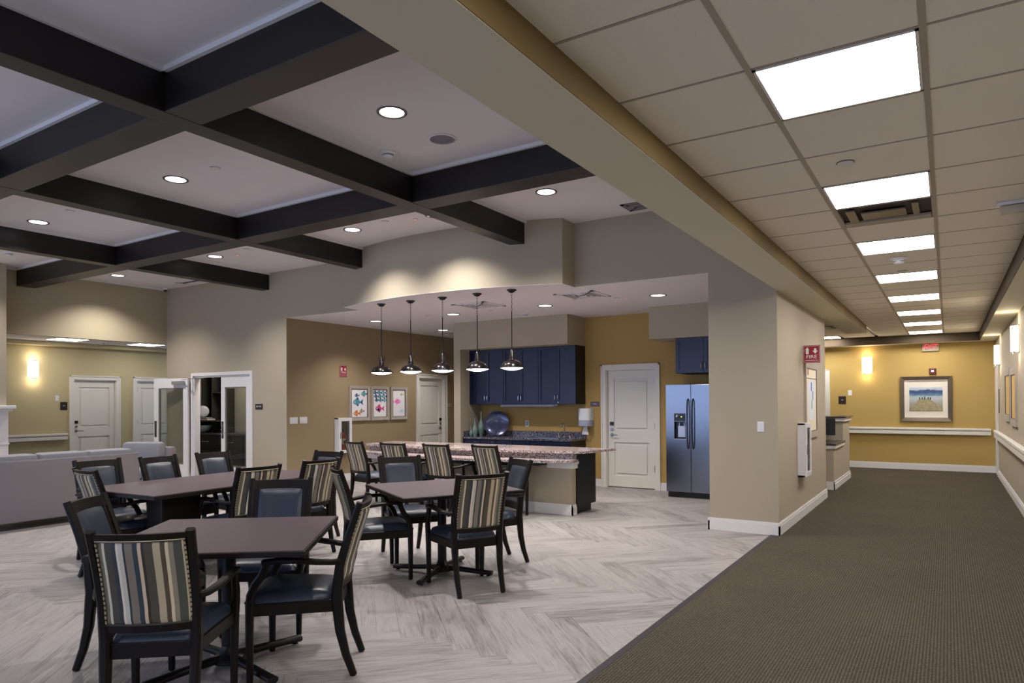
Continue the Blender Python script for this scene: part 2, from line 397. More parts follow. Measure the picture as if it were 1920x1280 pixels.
# ------------------------------------------------------------------ ceilings
ceil = struct(MB().box((XL - .2, YB, ZC), (XE + .1, YW + .2, ZC + .1)).done('ceiling', white_ceiling), 'white coffered ceiling between dark beams')
kc = MB()
arc = lambda x, cx, cy, R: cy - math.sqrt(R * R - (x - cx) ** 2)
bx = [-7.95 + (7.95 - 4.08) * i / 20 for i in range(21)]
barc = [(x, arc(x, -6.02, 12.6, 5.38)) for x in bx]
barc[-1] = (-4.08, 7.595)
kc.box((XF - .1, YW + .001, ZK), (XE + .02, 14.2, ZK + .05))
kc.prism([(-7.95, YW + .01)] + barc + [(-4.08, YW + .01)], ZK, ZK + .004)
struct(kc.done('ceiling_kitchen', white_ceiling), 'lower white kitchen ceiling')
# beams: y beams and x beams between them
def beam(a, b): return MB().box(a, b).done('beam', beam_mat, ceil, bevel=.004)
BX = [(-4.73, -4.535), (-7.54, -7.345), (-10.35, -10.155)]
BY = [(-2.49, -2.215), (.095, .37), (2.68, 2.955), (5.265, 5.545)]
def bend(x):
    if x > -4.56: return arc(-4.6, -6.02, 12.6, 5.38)
    return YW
for i, (x0, x1) in enumerate(BX):
    ye = YW if i == 2 else (7.43 if i == 0 else 7.44)
    beam((x0, YB, 3.50), (x1, ye, ZC - .001))
xs = [XL] + [v for b in sorted(BX) for v in b] + [XE]
for (y0, y1) in BY:
    for k in range(0, len(xs), 2): beam((xs[k], y0, 3.502), (xs[k + 1], y1, ZC - .001))
# crown strips round each coffer
ycells = [YB] + [v for b in BY for v in b] + [YW]
for k in range(0, len(xs), 2):
    for j in range(0, len(ycells), 2):
        x0, x1, y0, y1 = xs[k], xs[k + 1], ycells[j], ycells[j + 1]
        mb = MB(); t, h = .03, .035
        mb.box((x0, y0, ZC - h), (x0 + t, y1, ZC)).box((x1 - t, y0, ZC - h), (x1, y1, ZC)).box((x0, y0, ZC - h), (x1, y0 + t, ZC))
        if y1 < YW: mb.box((x0, y1 - t, ZC - h), (x1, y1, ZC))
        mb.done('crown_moulding', trim_white, ceil)
# corridor grid ceiling
gc = struct(MB().box((XS - .02, YB, ZG + .03), (XR, YE, ZG + .09)).box((-6.4, 11.2, ZG + .03), (XS - .02, YE, ZG + .09)).done('ceiling_corridor', tee_mat), 'suspended tile ceiling of the corridor')
TX = [-1.285, -.675, -.065, .545]
rows = [2.86 + .61 * k for k in range(-10, 24)]
panel_rows = [k for k in range(-10, 24) if (k % 3) == 0]
for k in range(-10, 23):
    y0, y1 = rows[k + 10], rows[k + 11]
    if y1 > YE - .2: y1 = YE - .2
    if y1 - y0 < .1: continue
    for c in range(3):
        x0, x1 = TX[c], TX[c + 1]
        if c == 0: x0 = XS - .01
        if c == 1 and (k % 3 == 0 or k == 4): continue
        MB().box((x0 + .008, y0 + .008, ZG + .002), (x1 - .008, y1 - .008, ZG + .02), .004).done('ceiling_tile', tile_mat, gc)
for x in TX[1:3]: box('ceiling_tee', (x - .012, YB, ZG - .001), (x + .012, YE - .2, ZG + .03), tee_mat, gc)
for y in rows: 
    if y < YE - .3: box('ceiling_tee', (XS, y - .006, ZG + .001), (TX[3], y + .006, ZG + .028), tee_mat, gc)
# reception side grid
for i in range(5):
    for j in range(8):
        x1 = -1.30 - .61 * i; y0 = 11.6 + .61 * j
        if y0 + .61 > YE - .1: continue
        if i == 1 and j == 7: continue
        MB().box((x1 - .602, y0 + .008, ZG + .002), (x1 - .008, y0 + .602, ZG + .02), .004).done('ceiling_tile', tile_mat, gc)
# soffits
struct(box('trim_2', (XE, YB, ZS), (XS, 13.9, ZC + .05), soffit_mat), 'long greige dropped soffit beam over the carpet edge')
shade_brown = mat('soffit_shade_brown', '75633f', .75, spec=.2)  # shade on the soffit's upright face, put into the colour of a thin skin
struct(MB().box((XS, YB, ZS + .002), (XS + .004, 13.9, ZG + .03)).done('trim_8', shade_brown), 'inner face of the long soffit, shade painted on in olive brown')
struct(MB().box((.539, YB, 2.657), (.545, YE - .3, ZG + .03)).box((XS - .01, YE - .306, 2.662), (.539, YE - .3, ZG + .03)).box((-6.4, YE - .306, 2.662), (XS - .01, YE - .3, ZG + .03)).done('trim_9', mat('soffit_shade_deep', '4c4133', .8, spec=.15)), 'inner faces of the right and end soffits, shade painted on in deep brown')  # deeper shade of the right and end faces, painted on as dark skins
struct(box('trim_3', (.545, YB, 2.655), (XR, YE, 2.95), soffit_mat), 'dropped soffit along the corridor right wall')
struct(box('trim_4', (-6.4, YE - .3, 2.66), (.545, YE, 2.95), soffit_mat), 'dropped soffit along the corridor end wall')
# left passage ceiling
struct(box('ceiling_passage', (-16.2, YB, 2.80), (XL - .10, 14, 2.9), white_ceiling), 'low ceiling of the far left passage')
struct(box('trim_5', (-16.0, YB, 2.715), (-15.72, 14, 2.80), olive), 'ledge soffit over the far left doors')

# ------------------------------------------------------------------ walls
# W: far wall with the double door, header over the kitchen, curved bulkhead
wm = wall('wall_back', 'y', YW, .12, XL, XF, 0, ZC, greige, [(-12.43, -10.68, 0, 2.03)], label='tall greige far wall with the double doors')
wall('wall_back_header', 'y', YW, .12, XF, -2.34, ZK + .004, ZC, greige, label='greige header wall above the kitchen opening')
cb = MB().prism([(-7.95, YW)] + barc + [(-4.08, YW)], ZK + .004, ZC); struct(cb.done('wall_curved', greige, smooth=True), 'curved greige bulkhead over the pendant lamps')
ext_y, ext_z = (8.96, 9.37), (.54, 1.19)
struct(box('wall_fish_edge', (XF - .002, YW + .002, 0), (XF + .0015, YW + .122, ZK), mocha), 'mocha painted return of the far wall corner')
struct(wall('wall_fish', 'x', XF, -.12, YW + .121, 14, 0, ZK, mocha, [(11.44, 12.33, 0, 2.02)]), 'mocha side wall with the fish prints')
wall('wall_nook', 'y', 14, .12, XF, -7.8, 0, ZK, olive, label='end wall of the nook behind the kitchen pillar')
wall('wall_kitchen', 'y', YK, .12, -7.7, -2.3, 0, ZK, gold_kitchen, [(-5.02, -4.13, 0, 2.03)], label='golden yellow kitchen back wall')
wall('wall_pillar', 'y', 10.25, 3.9, -7.83, -7.68, 0, ZK, greige, label='narrow greige wall end left of the kitchen cabinets')
struct(box('wall_cabinet_bulkhead', (-7.68, 10.25, 2.465), (-5.42, YK, ZK), greige), 'greige bulkhead above the wall cabinets')
struct(box('wall_fridge_bulkhead', (-3.97, 10.25, 2.46), (-2.34, YK, ZK), greige), 'greige bulkhead above the refrigerator')
struct(box('wall_column', (-2.34, YW, 0), (XE, 11.38, ZC), greige), 'wide greige wall block between kitchen and corridor')
wall('wall_left', 'x', XL, -.12, YB, 4.6, 0, ZC, greige, [(-3.4, -.9, .4, 3.2), (-.5, 2.0, .4, 3.2)], label='left wall of the room')
wall('wall_left_header', 'x', XL, -.11, 4.6, YW, 2.69, ZC, mat('paint_taupe', 'a89c84', .75, spec=.2), label='tall taupe header above the far left passage')
wall('wall_left_doors', 'x', -16.0, -.12, YB, 14, 0, 2.8, olive, [(7.397, 8.294, 0, 2.03), (8.765, 9.66, 0, 2.03)], label='olive tan far wall with two white doors')
wall('wall_passage', 'x', XL, .1, YW + .12, 14, 0, 2.8, greige, label='side wall beyond the double door closet')
wall('wall_right', 'x', XR, .12, YB, YE + .12, 0, 2.95, greige, label='corridor right wall')
wall('wall_end', 'y', YE, .12, -6.4, XR, 0, 2.95, gold, [(-3.05, -2.33, 0, 2.10)], label='golden yellow wall at the end of the corridor')
wall('wall_reception', 'x', -6.4, .12, 11.2, YE, 0, 2.95, olive, label='left wall of the reception recess')
wall('wall_reception_back', 'y', 11.26, .12, -6.4, -2.34, 0, 2.95, greige, label='wall behind the kitchen facing reception')
wb = [(-13.0, -10.4, .4, 3.2), (-10.1, -7.6, .4, 3.2), (-7.3, -4.8, .4, 3.2), (-4.5, -2.0, .4, 3.2), (-1.0, .5, .1, 2.4)]
wall('wall_behind', 'y', YB, -.12, XL, XR, 0, ZC, greige, wb, label='wall with windows behind the viewer')
for i, w in enumerate(wb + [(-3.4, -.9, .4, 3.2), (-.5, 2.0, .4, 3.2)]):
    fr = MB(); t = .05
    fr.box((w[0], YB - .1, w[2]), (w[0] + t, YB - .04, w[3])).box((w[1] - t, YB - .1, w[2]), (w[1], YB - .04, w[3]))
    fr.box((w[0], YB - .1, w[2]), (w[1], YB - .04, w[2] + t)).box((w[0], YB - .1, w[3] - t), (w[1], YB - .04, w[3])).box(((w[0] + w[1]) / 2 - .025, YB - .1, w[2]), ((w[0] + w[1]) / 2 + .025, YB - .04, w[3]))
    o = fr.done('window_%d' % (i + 1), trim_white)
    if i >= 5: o.rotation_euler = (0, 0, PI / 2); o.location = (XL + YB - .14, 0, 0)
    struct(o, 'white framed window outside the view')
# corner guards
struct(box('trim_6', (XE - .05, YW - .003, .14), (XE + .003, YW + .045, 1.22), greige), 'corner guard on the wall block')
struct(box('trim_7', (XE - .045, 11.33, .14), (XE + .003, 11.383, 1.22), greige), 'corner guard on the far corner of the wall block')
# fireplace chase
struct(box('wall_chase', (-14.3, 2.4, 0), (-13.0, 4.99, ZC), greige), 'fireplace chimney breast at the far left')
fp = thing('fireplace_surround', 'white painted mantel at the far left edge behind the sofa', 'fireplace', (-13.0, 3.9, 0))
MB().box((-.0, -1.2, 1.42), (.16, 1.17, 1.475), .008).box((0, -1.16, 1.385), (.12, 1.13, 1.42)).done('mantel_shelf', trim_white, fp)
MB().box((0, .86, 0), (.07, 1.09, 1.385)).box((0, .85, .84), (.09, 1.1, .87)).box((.07, .9, .1), (.085, 1.05, .8)).box((.07, .9, .92), (.085, 1.05, 1.33)).done('pilaster', trim_white, fp)
MB().box((0, -1.12, 0), (.07, -.89, 1.385)).done('pilaster', trim_white, fp)
MB().box((0, -.89, 1.0), (.05, .86, 1.385)).done('frieze', trim_white, fp)

# ------------------------------------------------------------------ baseboards
def baseboard(name, runs, h=.14, t=.018, label='white baseboard'):
    mb = MB()
    for (x0, y0, x1, y1, nx, ny) in runs:      # run along the wall, (nx,ny) points into the room
        for (tt, hh0, hh1) in ((t, 0, h - .035), (t * .75, h - .035, h - .012), (t * .45, h - .012, h)):
            mb.box((min(x0, x1) + min(0, nx * tt), min(y0, y1) + min(0, ny * tt), hh0 + .001), (max(x0, x1) + max(0, nx * tt), max(y0, y1) + max(0, ny * tt), hh1))
    return struct(mb.done(name, trim_white), label)
baseboard('baseboard_column', [(-2.36, YW, XE + .018, YW, 0, -1), (XE, YW - .018, XE, 11.38 + .018, 1, 0), (-2.34, YW - .018, -2.34, 11, -1, 0)], label='white baseboard round the wall block')
baseboard('baseboard_back', [(XL, YW, -12.53, YW, 0, -1), (-10.58, YW, XF + .018, YW, 0, -1), (XF, YW, XF, 11.35, 1, 0), (XF, 12.43, XF, 14, 1, 0)], label='white baseboard of the far wall')
baseboard('baseboard_kitchen', [(-5.42, YK, -5.12, YK, 0, -1), (-4.04, YK, -3.7, YK, 0, -1)], h=.13, label='white baseboard beside the kitchen door')
baseboard('baseboard_right', [(XR, YB, XR, 16.0, -1, 0)], label='white baseboard along the corridor right wall')
baseboard('baseboard_end', [(-2.2, YE, XR, YE, 0, -1), (-6.4, YE, -3.15, YE, 0, -1)], label='white baseboard along the yellow end wall')
baseboard('baseboard_left', [(-16.0, YB, -16.0, 7.3, 1, 0), (-16.0, 8.4, -16.0, 8.67, 1, 0)], label='white baseboard of the far left wall')

# ------------------------------------------------------------------ handrails
def rail(name, p0, p1, n, label, z=.755, h=.14):
    """two-lip crash rail"""
    o = thing(name, label, 'handrail', (0, 0, 0))
    (x0, y0), (x1, y1) = p0, p1; nx, ny = n
    def seg(nm, d0, d1, z0, z1):
        MB().box((min(x0, x1) + (nx * d0 if nx > 0 else nx * d1 if nx < 0 else 0), min(y0, y1) + (ny * d0 if ny > 0 else ny * d1 if ny < 0 else 0), z0),
                 (max(x0, x1) + (nx * d1 if nx > 0 else nx * d0 if nx < 0 else 0), max(y0, y1) + (ny * d1 if ny > 0 else ny * d0 if ny < 0 else 0), z1), .008).done(nm, door_white, o)
    seg('bumper', .03, .075, z, z + h * .58); seg('grip', .035, .085, z + h * .66, z + h); seg('retainer', 0, .035, z + .02, z + h - .01)
    return o
rail('handrail', (-2.05, YE), (XR - .085, YE), (0, -1), 'white crash rail across the yellow end wall')
rail('handrail', (XR, 1.0), (XR, 16.0), (-1, 0), 'white crash rail along the corridor right wall')
rail('handrail', (-16.0, 4.0), (-16.0, 7.25), (1, 0), 'cream crash rail left of the far left door', z=.73)

# ------------------------------------------------------------------ doors
def panel_door(name, label, w, h=2.02, wide_casing=.09, mt=door_white):
    """in local coordinates: x along the wall from 0 to w, -y towards the room, z up; origin at the left foot of the opening"""
    o = bpy.data.objects.new(name, None); C.objects.link(o); o['kind'] = 'structure'; o['label'] = label
    c = wide_casing
    MB().box((-c, -.02, 0), (0, .0, h + c)).box((w, -.02, 0), (w + c, 0, h + c)).box((0, -.02, h), (w, 0, h + c)) \
        .box((-c, -.032, 0), (-c + .025, -.02, h + c)).box((w + c - .025, -.032, 0), (w + c, -.02, h + c)).box((-c, -.032, h + c - .025), (w + c, -.02, h + c)) \
        .box((-.001, 0, 0), (.012, .12, h)).box((w - .012, 0, 0), (w + .001, .12, h)).box((0, 0, h - .012), (w, .12, h + .001)).done('casing', mt, o)
    sl = MB(); y0, y1 = .05, .09; s_, rl = .125, .1
    zs = [(.2, .78), (.98, h - .16)]
    sl.box((.014, y0, .012), (s_, y1, h - .014)).box((w - s_, y0, .012), (w - .014, y1, h - .014))
    sl.box((s_, y0, .012), (w - s_, y1, zs[0][0])).box((s_, y0, zs[0][1]), (w - s_, y1, zs[1][0])).box((s_, y0, zs[1][1]), (w - s_, y1, h - .014))
    lf = sl.done('door_leaf', mt, o)
    for a, b in zs:
        MB().box((s_, y0 + .02, a), (w - s_, y1 - .005, b)).done('panel_recess', mt, lf)
        MB().box((s_ + .045, y0 + .004, a + .045), (w - s_ - .045, y0 + .02, b - .045), .006).done('raised_panel', mt, lf)
    return o, lf
def hardware(o, x, left_lever=1, dark=True):
    kp = MB().box((x - .035, .03, 1.07), (x + .035, .052, 1.13), .006).done('keypad', black_plastic, o)
    MB().lathe([(.024, .028), (.026, .034), (.026, .052)], (x, 0, 1.0), 14, 'Y').done('deadbolt', nickel, o, smooth=True)
    MB().lathe([(.026, .034), (.03, .042), (.03, .052)], (x, 0, .905), 16, 'Y').sweep([(x, -.005, .905), (x, .04, .905)], (.02, .02), n=8).sweep([(x, -.005, .905), (x + .06 * left_lever, -.008, .908), (x + .12 * left_lever, -.002, .902)], (.012, .018), n=8).done('lever_handle', nickel, o, smooth=True)
def hinges(o, x, zs=(.3, 1.02, 1.78)):
    for z in zs: MB().box((x - .012, -.004, z), (x + .012, .052, z + .1)).done('hinge', nickel, o)
d1, _ = panel_door('door_1', 'white two panel kitchen door in the yellow wall', .89, 2.03); d1.location = (-5.02, YK, 0); hardware(d1, .085); hinges(d1, .886)
d2, _ = panel_door('door_2', 'white two panel door right of the fish prints', .89, 2.02); d2.location = (XF, 11.44, 0); d2.rotation_euler = (0, 0, PI / 2); hardware(d2, .80, -1); hinges(d2, .004)
d3, _ = panel_door('door_3', 'cream two panel door beside the far left handrail', .897, 2.025); d3.location = (-16.0, 7.397, 0); d3.rotation_euler = (0, 0, PI / 2); hardware(d3, .075)
d4, _ = panel_door('door_4', 'cream two panel door partly hidden by the open glazed leaf', .895, 2.025); d4.location = (-16.0, 8.765, 0); d4.rotation_euler = (0, 0, PI / 2); hinges(d4, .004)
d5, _ = panel_door('door_5', 'white door at the left of the corridor end wall', .72, 2.09); d5.location = (-3.05, YE, 0)
# door casing on the right wall near the end
cs = MB().box((XR - .025, 15.95, 0), (XR, 16.06, 2.12)).box((XR - .025, 15.95, 2.12), (XR, YE, 2.22)).box((XR - .012, 16.06, 0), (XR - .001, YE, 2.12)).done('door_6', trim_white); struct(cs, 'white door casing at the far end of the right wall')
# double door with glazed leaves
dd = bpy.data.objects.new('door_7', None); C.objects.link(dd); struct(dd, 'white double door with tall glass panes, left leaf open'); dd.location = (-12.43, YW, 0)
w, h = 1.75, 2.02
MB().box((-.06, -.02, 0), (0, 0, h + .06)).box((w, -.02, 0), (w + .06, 0, h + .06)).box((0, -.02, h), (w, 0, h + .06)) \
    .box((-.001, 0, 0), (.03, .12, h)).box((w - .03, 0, 0), (w + .001, .12, h)).box((0, 0, h - .03), (w, .12, h + .001)).done('casing', trim_white, dd)
def glazed_leaf(lw, nm):
    st = .115; mb = MB(); hh = h - .035
    mb.box((0, 0, .01), (st, .045, hh)).box((lw - st, 0, .01), (lw, .045, hh)).box((st, 0, .01), (lw - st, .045, .3)).box((st, 0, hh - .19), (lw - st, .045, hh))
    lf = mb.done(nm, trim_white, dd)
    fr = MB(); t = .025; a, b, c, d = st, lw - st, .3, hh - .19
    fr.box((a, .005, c), (a + t, .04, d)).box((b - t, .005, c), (b, .04, d)).box((a, .005, c), (b, .04, c + t)).box((a, .005, d - t), (b, .04, d)).done('pane_bead', mat('bead_grey_%s' % nm, '77746c', .5), lf)
    MB().box((a + t, .02, c + t), (b - t, .025, d - t)).done('glass_pane', glass_mat, lf)
    MB().box((lw - .075, -.006, .83), (lw - .02, 0, 1.15)).done('push_plate', nickel, lf)
    return lf
lr = glazed_leaf(.86, 'door_leaf'); lr.location = (1.72, .055, 0); lr.rotation_euler = (0, 0, PI)     # closed leaf, hinged right
for ch in lr.children:
    if ch.name.startswith('push'): ch.location = (0, .051, 0)
MB().sweep([(.797, .05, .9), (.797, .075, .92), (.797, .085, .99), (.797, .075, 1.06), (.797, .05, 1.08)], (.016, .012), n=8, upv=(1, 0, 0)).done('pull_handle', chrome, lr, smooth=True)
ll = glazed_leaf(.86, 'door_leaf'); ll.location = (-.085, -.03, 0); ll.rotation_euler = (0, 0, PI + rad(13))
for ch in ll.children:
    if ch.name.startswith('push'): ch.location = (0, .051, 0)
MB().box((.06, .046, 1.86), (.36, .10, 1.93), .006).sweep([(.1, .1, 1.95), (-.12, .2, 1.955)], (.02, .012)).done('door_closer', mat('closer_silver', 'a9a9ac', .4, metal=.6), ll)
for z in (.25, .95, 1.75): MB().box((-.03, -.05, z), (.0, -.018, z + .12)).lathe([(.009, z), (.009, z + .12)], (-.045, -.035, 0), 10).done('hinge', nickel, ll)
MB().sweep([(.33, -.012, h - .05), (.03, -.10, h - .05)], (.022, .012)).done('closer_arm', nickel, dd)

# ------------------------------------------------------------------ closet behind the double door
cl = thing('closet_cabinet', 'dark built-in shelving with drawers behind the double door', 'cabinet', (-11.6, 8.62, 0))
MB().box((-1.62, -.18, .06), (1.6, .24, .85)).done('drawer_base', closet_dark, cl)
MB().box((-1.62, -.2, .85), (1.6, .25, .885)).done('cabinet_top', mat('closet_top_edge', '4a4244', .35), cl)
MB().box((-1.62, .2, .885), (-.9, .26, 2.6)).done('back_panel', closet_dark, cl)
for x in (-1.6, -1.27, -.93): MB().box((x, -.02, .885), (x + .03, .2, 2.6)).done('divider', closet_side if x < -1.2 else closet_dark, cl)
MB().box((-1.57, -.16, 1.12), (-1.24, .2, 1.145)).done('shelf', closet_side, cl)
for z in (1.12, 1.70): MB().box((-1.24, -.16 if z < 1.5 else -.03, z), (-.93, .2, z + .025)).done('shelf', closet_side, cl)
for i in range(4):
    for (z0, z1) in ((.6, .83), (.1, .57)):
        x0 = -1.6 + i * .8
        dr = MB().box((x0 + .01, -.2, z0), (x0 + .79, -.18, z1), .004).done('drawer', closet_dark, cl)
        MB().sweep([(x0 + .3, -.2, (z0 + z1) / 2), (x0 + .32, -.225, (z0 + z1) / 2), (x0 + .48, -.225, (z0 + z1) / 2), (x0 + .5, -.2, (z0 + z1) / 2)], (.012, .012), n=6).done('handle', chrome, dr)
def closet_fill_light():
    ld = bpy.data.lights.new('closet_fill', 'AREA'); ld.energy = 16; ld.size = .4; ld.color = (1, .95, .9)  # added fill that brightens the shelves and drawers, no fixture here
    o = bpy.data.objects.new('closet_fill', ld); C.objects.link(o); o.location = (-11.6, 8.25, 2.7); return o
struct(MB().box((XL, 8.9, 0), (XF - .12, 9.0, 2.8)).box((XL, YW + .12, 2.8), (XF - .12, 9.0, 2.9)).done('wall_closet', greige), 'closet shell')
pb = thing('round_vase', 'white round flat vase standing on books in the closet', 'vase', (-13.04, 8.52, 1.205))
MB().lathe([(.02, -.035), (.085, -.03), (.115, -.012), (.12, 0), (.115, .012), (.085, .03), (.02, .035)], (0, 0, .12), 24, 'Y').done('vase_body', white_plastic, pb, smooth=True)
pb.rotation_euler = (0, 0, rad(50))
for i, (c, t) in enumerate((('d6d6da', .022), ('b48c84', .016), ('a5a2a8', .018))):
    z = 1.146 + (0, .022, .040)[i]
    bk = MB().box((-13.12 + .01 * i, 8.46, z), (-12.80 - .02 * i, 8.64, z + t - .001)).done('book', mat('book_cover_%d' % i, c, .6))
    tag(bk, ['bottom white book of the short stack under the round vase', 'middle pinkish book of the short stack under the round vase', 'top grey book of the short stack under the round vase'][i], 'book', 'books in the closet')
bw = MB().lathe([(.01, 0), (.04, .002), (.13, .06), (.17, .15), (.165, .15), (.12, .065), (.0, .012)], (0, 0, 0), 20, close=False).done('bowl', mat('pale_teal_glaze', 'a9bfc0', .3), loc=(-13.03, 8.52, .887), smooth=True)
tag(bw, 'pale teal bowl low on the closet counter', 'bowl')
closet_fill_light()

# ------------------------------------------------------------------ ceiling lights and fittings
def downlight(x, y, z, energy, label, group, vis=True, first={}):
    o = thing('recessed_downlight', label, 'ceiling light', (x, y, z), 0, group)
    if 'ring' not in first:
        ring = MB().lathe([(.098, .0), (.122, .0), (.122, -.006), (.115, -.009), (.098, -.004)], n=28, close=False).done('trim_ring', mat('downlight_trim', '5c565a', .4), o, smooth=True)
        dsc = MB().lathe([(.001, -.001), (.099, -.001), (.099, -.003), (.001, -.003)], n=28, close=False).done('lens', em_down, o)
        first['ring'] = ring; first['lens'] = dsc
    else:
        for k in ('ring', 'lens'):
            c = first[k].copy(); C.objects.link(c); c.parent = o
    ld = first.get(('L', energy))
    if not ld:
        ld = bpy.data.lights.new('downlight_beam', 'SPOT'); ld.energy = energy; ld.spot_size = rad(126); ld.spot_blend = .75; ld.shadow_soft_size = .07; ld.color = (1, .95, .9); first[('L', energy)] = ld
    l = bpy.data.objects.new('downlight_beam', ld); C.objects.link(l); l.parent = o; l.location = (0, 0, -.02)
    return o
col = {-3.715: 'column nearest the corridor', -6.69: 'second column from the corridor', -9.70: 'third column from the corridor', -12.57: 'column nearest the far left passage', }
for x in (-3.715, -6.69, -9.70, -12.57):
    for y in (1.55, 4.07, 6.55):
        if y == 1.55 and x > -4: pass
        rw = {1.55: 'nearest row', 4.07: 'middle row', 6.55: 'row by kitchen header'}[y]
        downlight(x, y, ZC, L_MAIN if y > 2 else L_MAIN * .35, 'recessed coffer downlight, %s, %s' % (rw, col[x]), 'downlights in the coffers')
downlight(-5.33, 6.6, ZC, L_MAIN, 'round recessed downlight hidden behind the beam crossing, before the curved bulkhead', 'downlights in the coffers')
kl = {(-3.417, 9.18): 'nearest the refrigerator', (-5.237, 9.18): 'over the end of the counter', (-7.022, 9.18): 'over the island middle', (-8.789, 9.18): 'left behind the first pendant', (-8.756, 11.1): 'deepest, near the nook door'}
for (x, y), t in kl.items(): downlight(x, y, ZK, L_KIT, 'round recessed kitchen downlight %s' % t, 'kitchen downlights')
def panel(x, y, z, label, group, w=.584, energy=None):
    o = thing('panel_light', label, 'ceiling light', (x, y, z), 0, group)
    MB().box((-w / 2, -w / 2, .0), (-w / 2 + .012, w / 2, .03)).box((w / 2 - .012, -w / 2, 0), (w / 2, w / 2, .03)).box((-w / 2, -w / 2, 0), (w / 2, -w / 2 + .012, .03)).box((-w / 2, w / 2 - .012, 0), (w / 2, w / 2, .03)).done('frame', trim_white, o)
    MB().box((-w / 2 + .012, -w / 2 + .012, .003), (w / 2 - .012, w / 2 - .012, .02)).done('diffuser', em_panel if x > -10 else em_panel2, o)
    return o
for i in range(-2, 8):
    k = 3 * i; nm = ['nearest', 'second', 'third', 'fourth', 'fifth', 'sixth', 'seventh', 'farthest', 'last but one hidden overhead', 'hidden overhead'][i]
    panel(-.37, rows[k + 10] + .305, ZG - .001, '%s square light panel in the corridor ceiling' % nm.capitalize(), 'corridor light panels')
panel(-2.24, 16.15, ZG - .001, 'light panel over the reception recess', 'corridor light panels')
panel(-15.05, 6.85, 2.795, 'light panel left of the far left door in the passage ceiling', 'passage light panels')
panel(-15.05, 8.45, 2.795, 'light panel over the glazed door leaf in the passage ceiling', 'passage light panels')
panel(-15.05, 10.4, 2.795, 'light panel hidden deeper in the passage', 'passage light panels')

def disc(name, x, y, z, rr, h, m, label, cat, group=None, prof=None):
    o = MB().lathe(prof or [(rr, 0), (rr, -h * .6), (rr * .85, -h), (.001, -h)], n=24).done(name, m, loc=(x, y, z), smooth=True)
    return tag(o, label, cat, group)
sp = thing('ceiling_speaker', 'round grey speaker grille in the coffer beside the nearest downlight', 'speaker', (-3.72, 4.72, ZC))
MB().lathe([(.125, 0), (.125, -.008), (.11, -.012), (.11, -.006)], n=28, close=False).done('bezel', white_ceiling, sp, smooth=True)
MB().lathe([(.11, -.002), (.11, -.006), (.001, -.006)], n=28).done('grille', mat('speaker_grille', '77747e', .7, bump=.8, bscale=600), sp)
def smoke(x, y, z, label, tilt=0):
    o = thing('smoke_detector', label, 'smoke detector', (x, y, z), 0, 'smoke detectors')
    MB().lathe([(.075, 0), (.075, -.012), (.06, -.022), (.001, -.022)], n=24).done('base', white_plastic, o, smooth=True)
    MB().lathe([(.05, -.022), (.05, -.04), (.03, -.055), (.001, -.055)], n=20).done('sensor_head', white_plastic, o, smooth=True)
    MB().lathe([(.051, -.03), (.051, -.036)], n=20, close=False).done('vent_slot', black_plastic, o)
smoke(-4.34, 4.70, ZC, 'smoke detector in the coffer left of the speaker')
smoke(-12.0, 4.64, ZC, 'smoke detector at the far left edge of the coffered ceiling')
smoke(-5.99, 9.80, ZK, 'smoke detector on the kitchen ceiling above the wall cabinets')
smoke(-.384, 7.45, ZG, 'smoke detector on the corridor ceiling after the third light panel')
smoke(-15.1, 7.55, 2.8, 'smoke detector on the passage ceiling between the two panels')
for x, y, z, t in ((-6.04, 4.08, ZC, 'in the middle coffer beside its downlight'), (-8.82, 4.04, ZC, 'in the left coffer beside its downlight'), (-6.04, 6.48, ZC, 'near the curved bulkhead'),
                   (-8.86, 6.5, ZC, 'above the double door wall'), (-.478, 4.27, ZG, 'before the second corridor panel'), (-.39, 8.21, ZG, 'beyond the corridor smoke detector'),
                   (-6.23, 9.14, ZK, 'behind the kitchen vent'), (-7.49, 9.1, ZK, 'between kitchen downlights'), (-9.16, 9.1, ZK, 'at the left of the kitchen ceiling'), (-4.0, 9.09, ZK, 'left of the refrigerator downlight')):
    c = thing('sprinkler_cap', 'flat round sprinkler cap %s' % t, 'sprinkler', (x, y, z), 0, 'sprinkler caps')
    MB().lathe([(.043, 0), (.043, -.004), (.04, -.006), (.001, -.006)], n=20).done('cover_plate', white_ceiling, c, smooth=True)
    MB().lathe([(.047, 0), (.047, -.002), (.043, -.002)], n=20, close=False).done('gap_ring', black_plastic, c)
for x, y, z, t in ((-5.64, 6.6, ZC, 'near the curved bulkhead'), (-9.29, 6.66, ZC, 'above the double door wall'), (-12.12, 6.66, ZC, 'near the far left corner'), (-3.87, 9.09, ZK, 'on the kitchen ceiling')):
    c = thing('ceiling_sensor', 'small ceiling sensor with red light %s' % t, 'sensor', (x, y, z), 0, 'ceiling sensors')
    MB().lathe([(.032, 0), (.03, -.01), (.001, -.012)], n=16).done('housing', white_ceiling, c, smooth=True)
    MB().lathe([(.008, -.011), (.008, -.016), (.001, -.017)], n=8).done('red_led', em_red, c)
